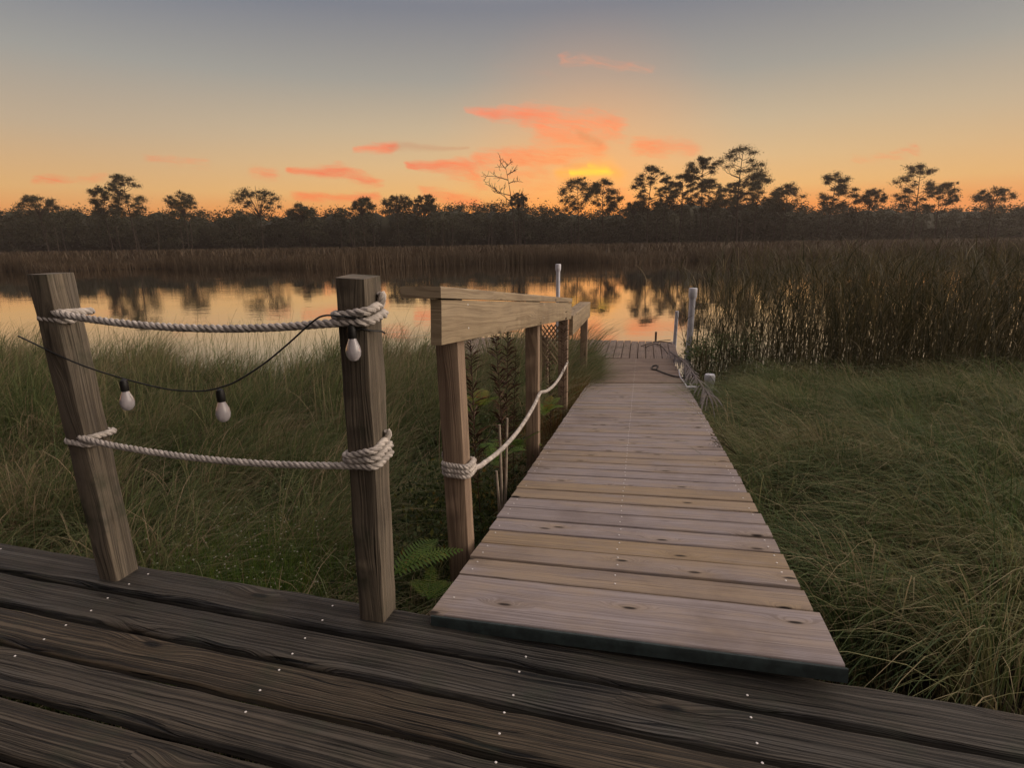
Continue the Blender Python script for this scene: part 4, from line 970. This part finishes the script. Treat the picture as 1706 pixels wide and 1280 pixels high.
# ------------------------------------------------------------------ dry palm frond lying over the right edge of the walk
GF = leaf_mat('grey_frond', [(0, (.10, .085, .08)), (1, (.22, .185, .175))], .15)
fr_root = empty('dry_palm_frond', W(1.15, 6.2), 'grey dried palm frond lying over the right edge of the lower boardwalk', 'palm frond')
a0 = wpx(1115, 594) + Vector((0, 0, .10)); b0 = wpx(1172, 664) + Vector((.06, 0, .03))
mid = a0.lerp(b0, .5) + Vector((0, 0, .07))
mb = MB(); st_ = resample([a0, mid, b0], .05); tube(mb, st_, [.02 - .01 * i / len(st_) for i in range(len(st_))], 7, .6); mb.build('stalk', GF, fr_root)
mb = MB(); rr2 = random.Random(5)
for i in range(130):
    t_ = rr2.random() ** .8; k = int(t_ * (len(st_) - 1)); p = st_[k]; d = (b0 - a0).normalized(); s_ = rr2.choice([-1, 1, 1]); ll = rr2.uniform(.3, .85)
    sdv = Vector((d.y, -d.x, 0)).normalized() * -s_ if False else Vector((-d.y, d.x, 0)) * -1 * s_
    e = p + d * ll * .85 + sdv * ll * rr2.uniform(.02, .26) + Vector((0, 0, -rr2.uniform(.05, .25) * ll)); m_ = p.lerp(e, .5) + Vector((0, 0, .06 * ll)); w_ = sdv * rr2.uniform(.006, .013)
    q3 = resample([p, m_, e], .1); n_ = len(q3); vs = []
    for j, q in enumerate(q3): ww = w_ * (1 - .8 * j / n_); vs += [q - ww, q + ww]
    mb.add(vs, [(2 * j, 2 * j + 1, 2 * j + 3, 2 * j + 2) for j in range(n_ - 1)], t=rr2.random())
mb.build('leaflets', GF, fr_root)
mb = MB()
for (x0, y0, x1, y1) in ((1068, 577, 1120, 566), (1090, 570, 1124, 574), (1095, 573, 1113, 590), (1075, 579, 1098, 574)):
    d0, d1 = [CAM + ray(x, y) * ((DZ + .015 - CAM.z) / ray(x, y).z) for x, y in ((x0, y0), (x1, y1))]
    tube(mb, resample([d0, d0.lerp(d1, .5) + Vector((0, 0, .03)), d1], .08), .008, 5, .2)
tag(mb.build('fallen_twigs', PL), 'dark fallen twigs scattered on the right end of the dock planks', 'twigs')
# small sprig poking through the right edge of the walk
sg = wpx(1212, 745); root = empty('edge_sprig', sg, 'small leafy sprig poking over the right edge of the boardwalk', 'weed')
mb = MB()
for i in range(9):
    a = rr2.uniform(1.9, 4.4); tip = sg + Vector((math.cos(a) * .09 - .03, math.sin(a) * .09, rr2.uniform(.02, .16))); tube(mb, [sg + Vector((.07, 0, -.06)), sg.lerp(tip, .5) + Vector((0, 0, .02)), tip], .0015, 4, .3)
    for j in range(12):
        q = sg.lerp(tip, (j + 2) / 13) + Vector([rr2.gauss(0, .008) for _ in range(3)]); dv = Vector([rr2.gauss(0, 1) for _ in range(3)]).normalized(); du = dv.orthogonal().normalized(); s_ = rr2.uniform(.006, .012)
        mb.add([q - dv * s_, q + du * s_ * .4, q + dv * s_, q - du * s_ * .4], [(0, 1, 2, 3)], t=rr2.uniform(0, .9))
mb.build('leaves', RD, root)

# ------------------------------------------------------------------ warm evening air over the marsh
hb = MB(); x0, x1, y0, y1, z0, z1 = -660, 660, -20, 700, -4.0, 40
hb.add([(x, y, z) for z in (z0, z1) for y in (y0, y1) for x in (x0, x1)], [(0, 2, 3, 1), (4, 5, 7, 6), (0, 1, 5, 4), (2, 6, 7, 3), (0, 4, 6, 2), (1, 3, 7, 5)])
hm = bpy.data.materials.new('haze_air'); hm.use_nodes = True; t = NT(hm.node_tree)
vs_ = t.n('ShaderNodeVolumePrincipled', {'Color': (.95, .80, .70, 1), 'Density': .00032, 'Anisotropy': .3}); t.n('ShaderNodeOutputMaterial', {1: vs_.outputs[0]})
tag(hb.build('haze', hm, smooth=False), 'thin warm evening haze over the marsh', 'haze', kind='stuff')
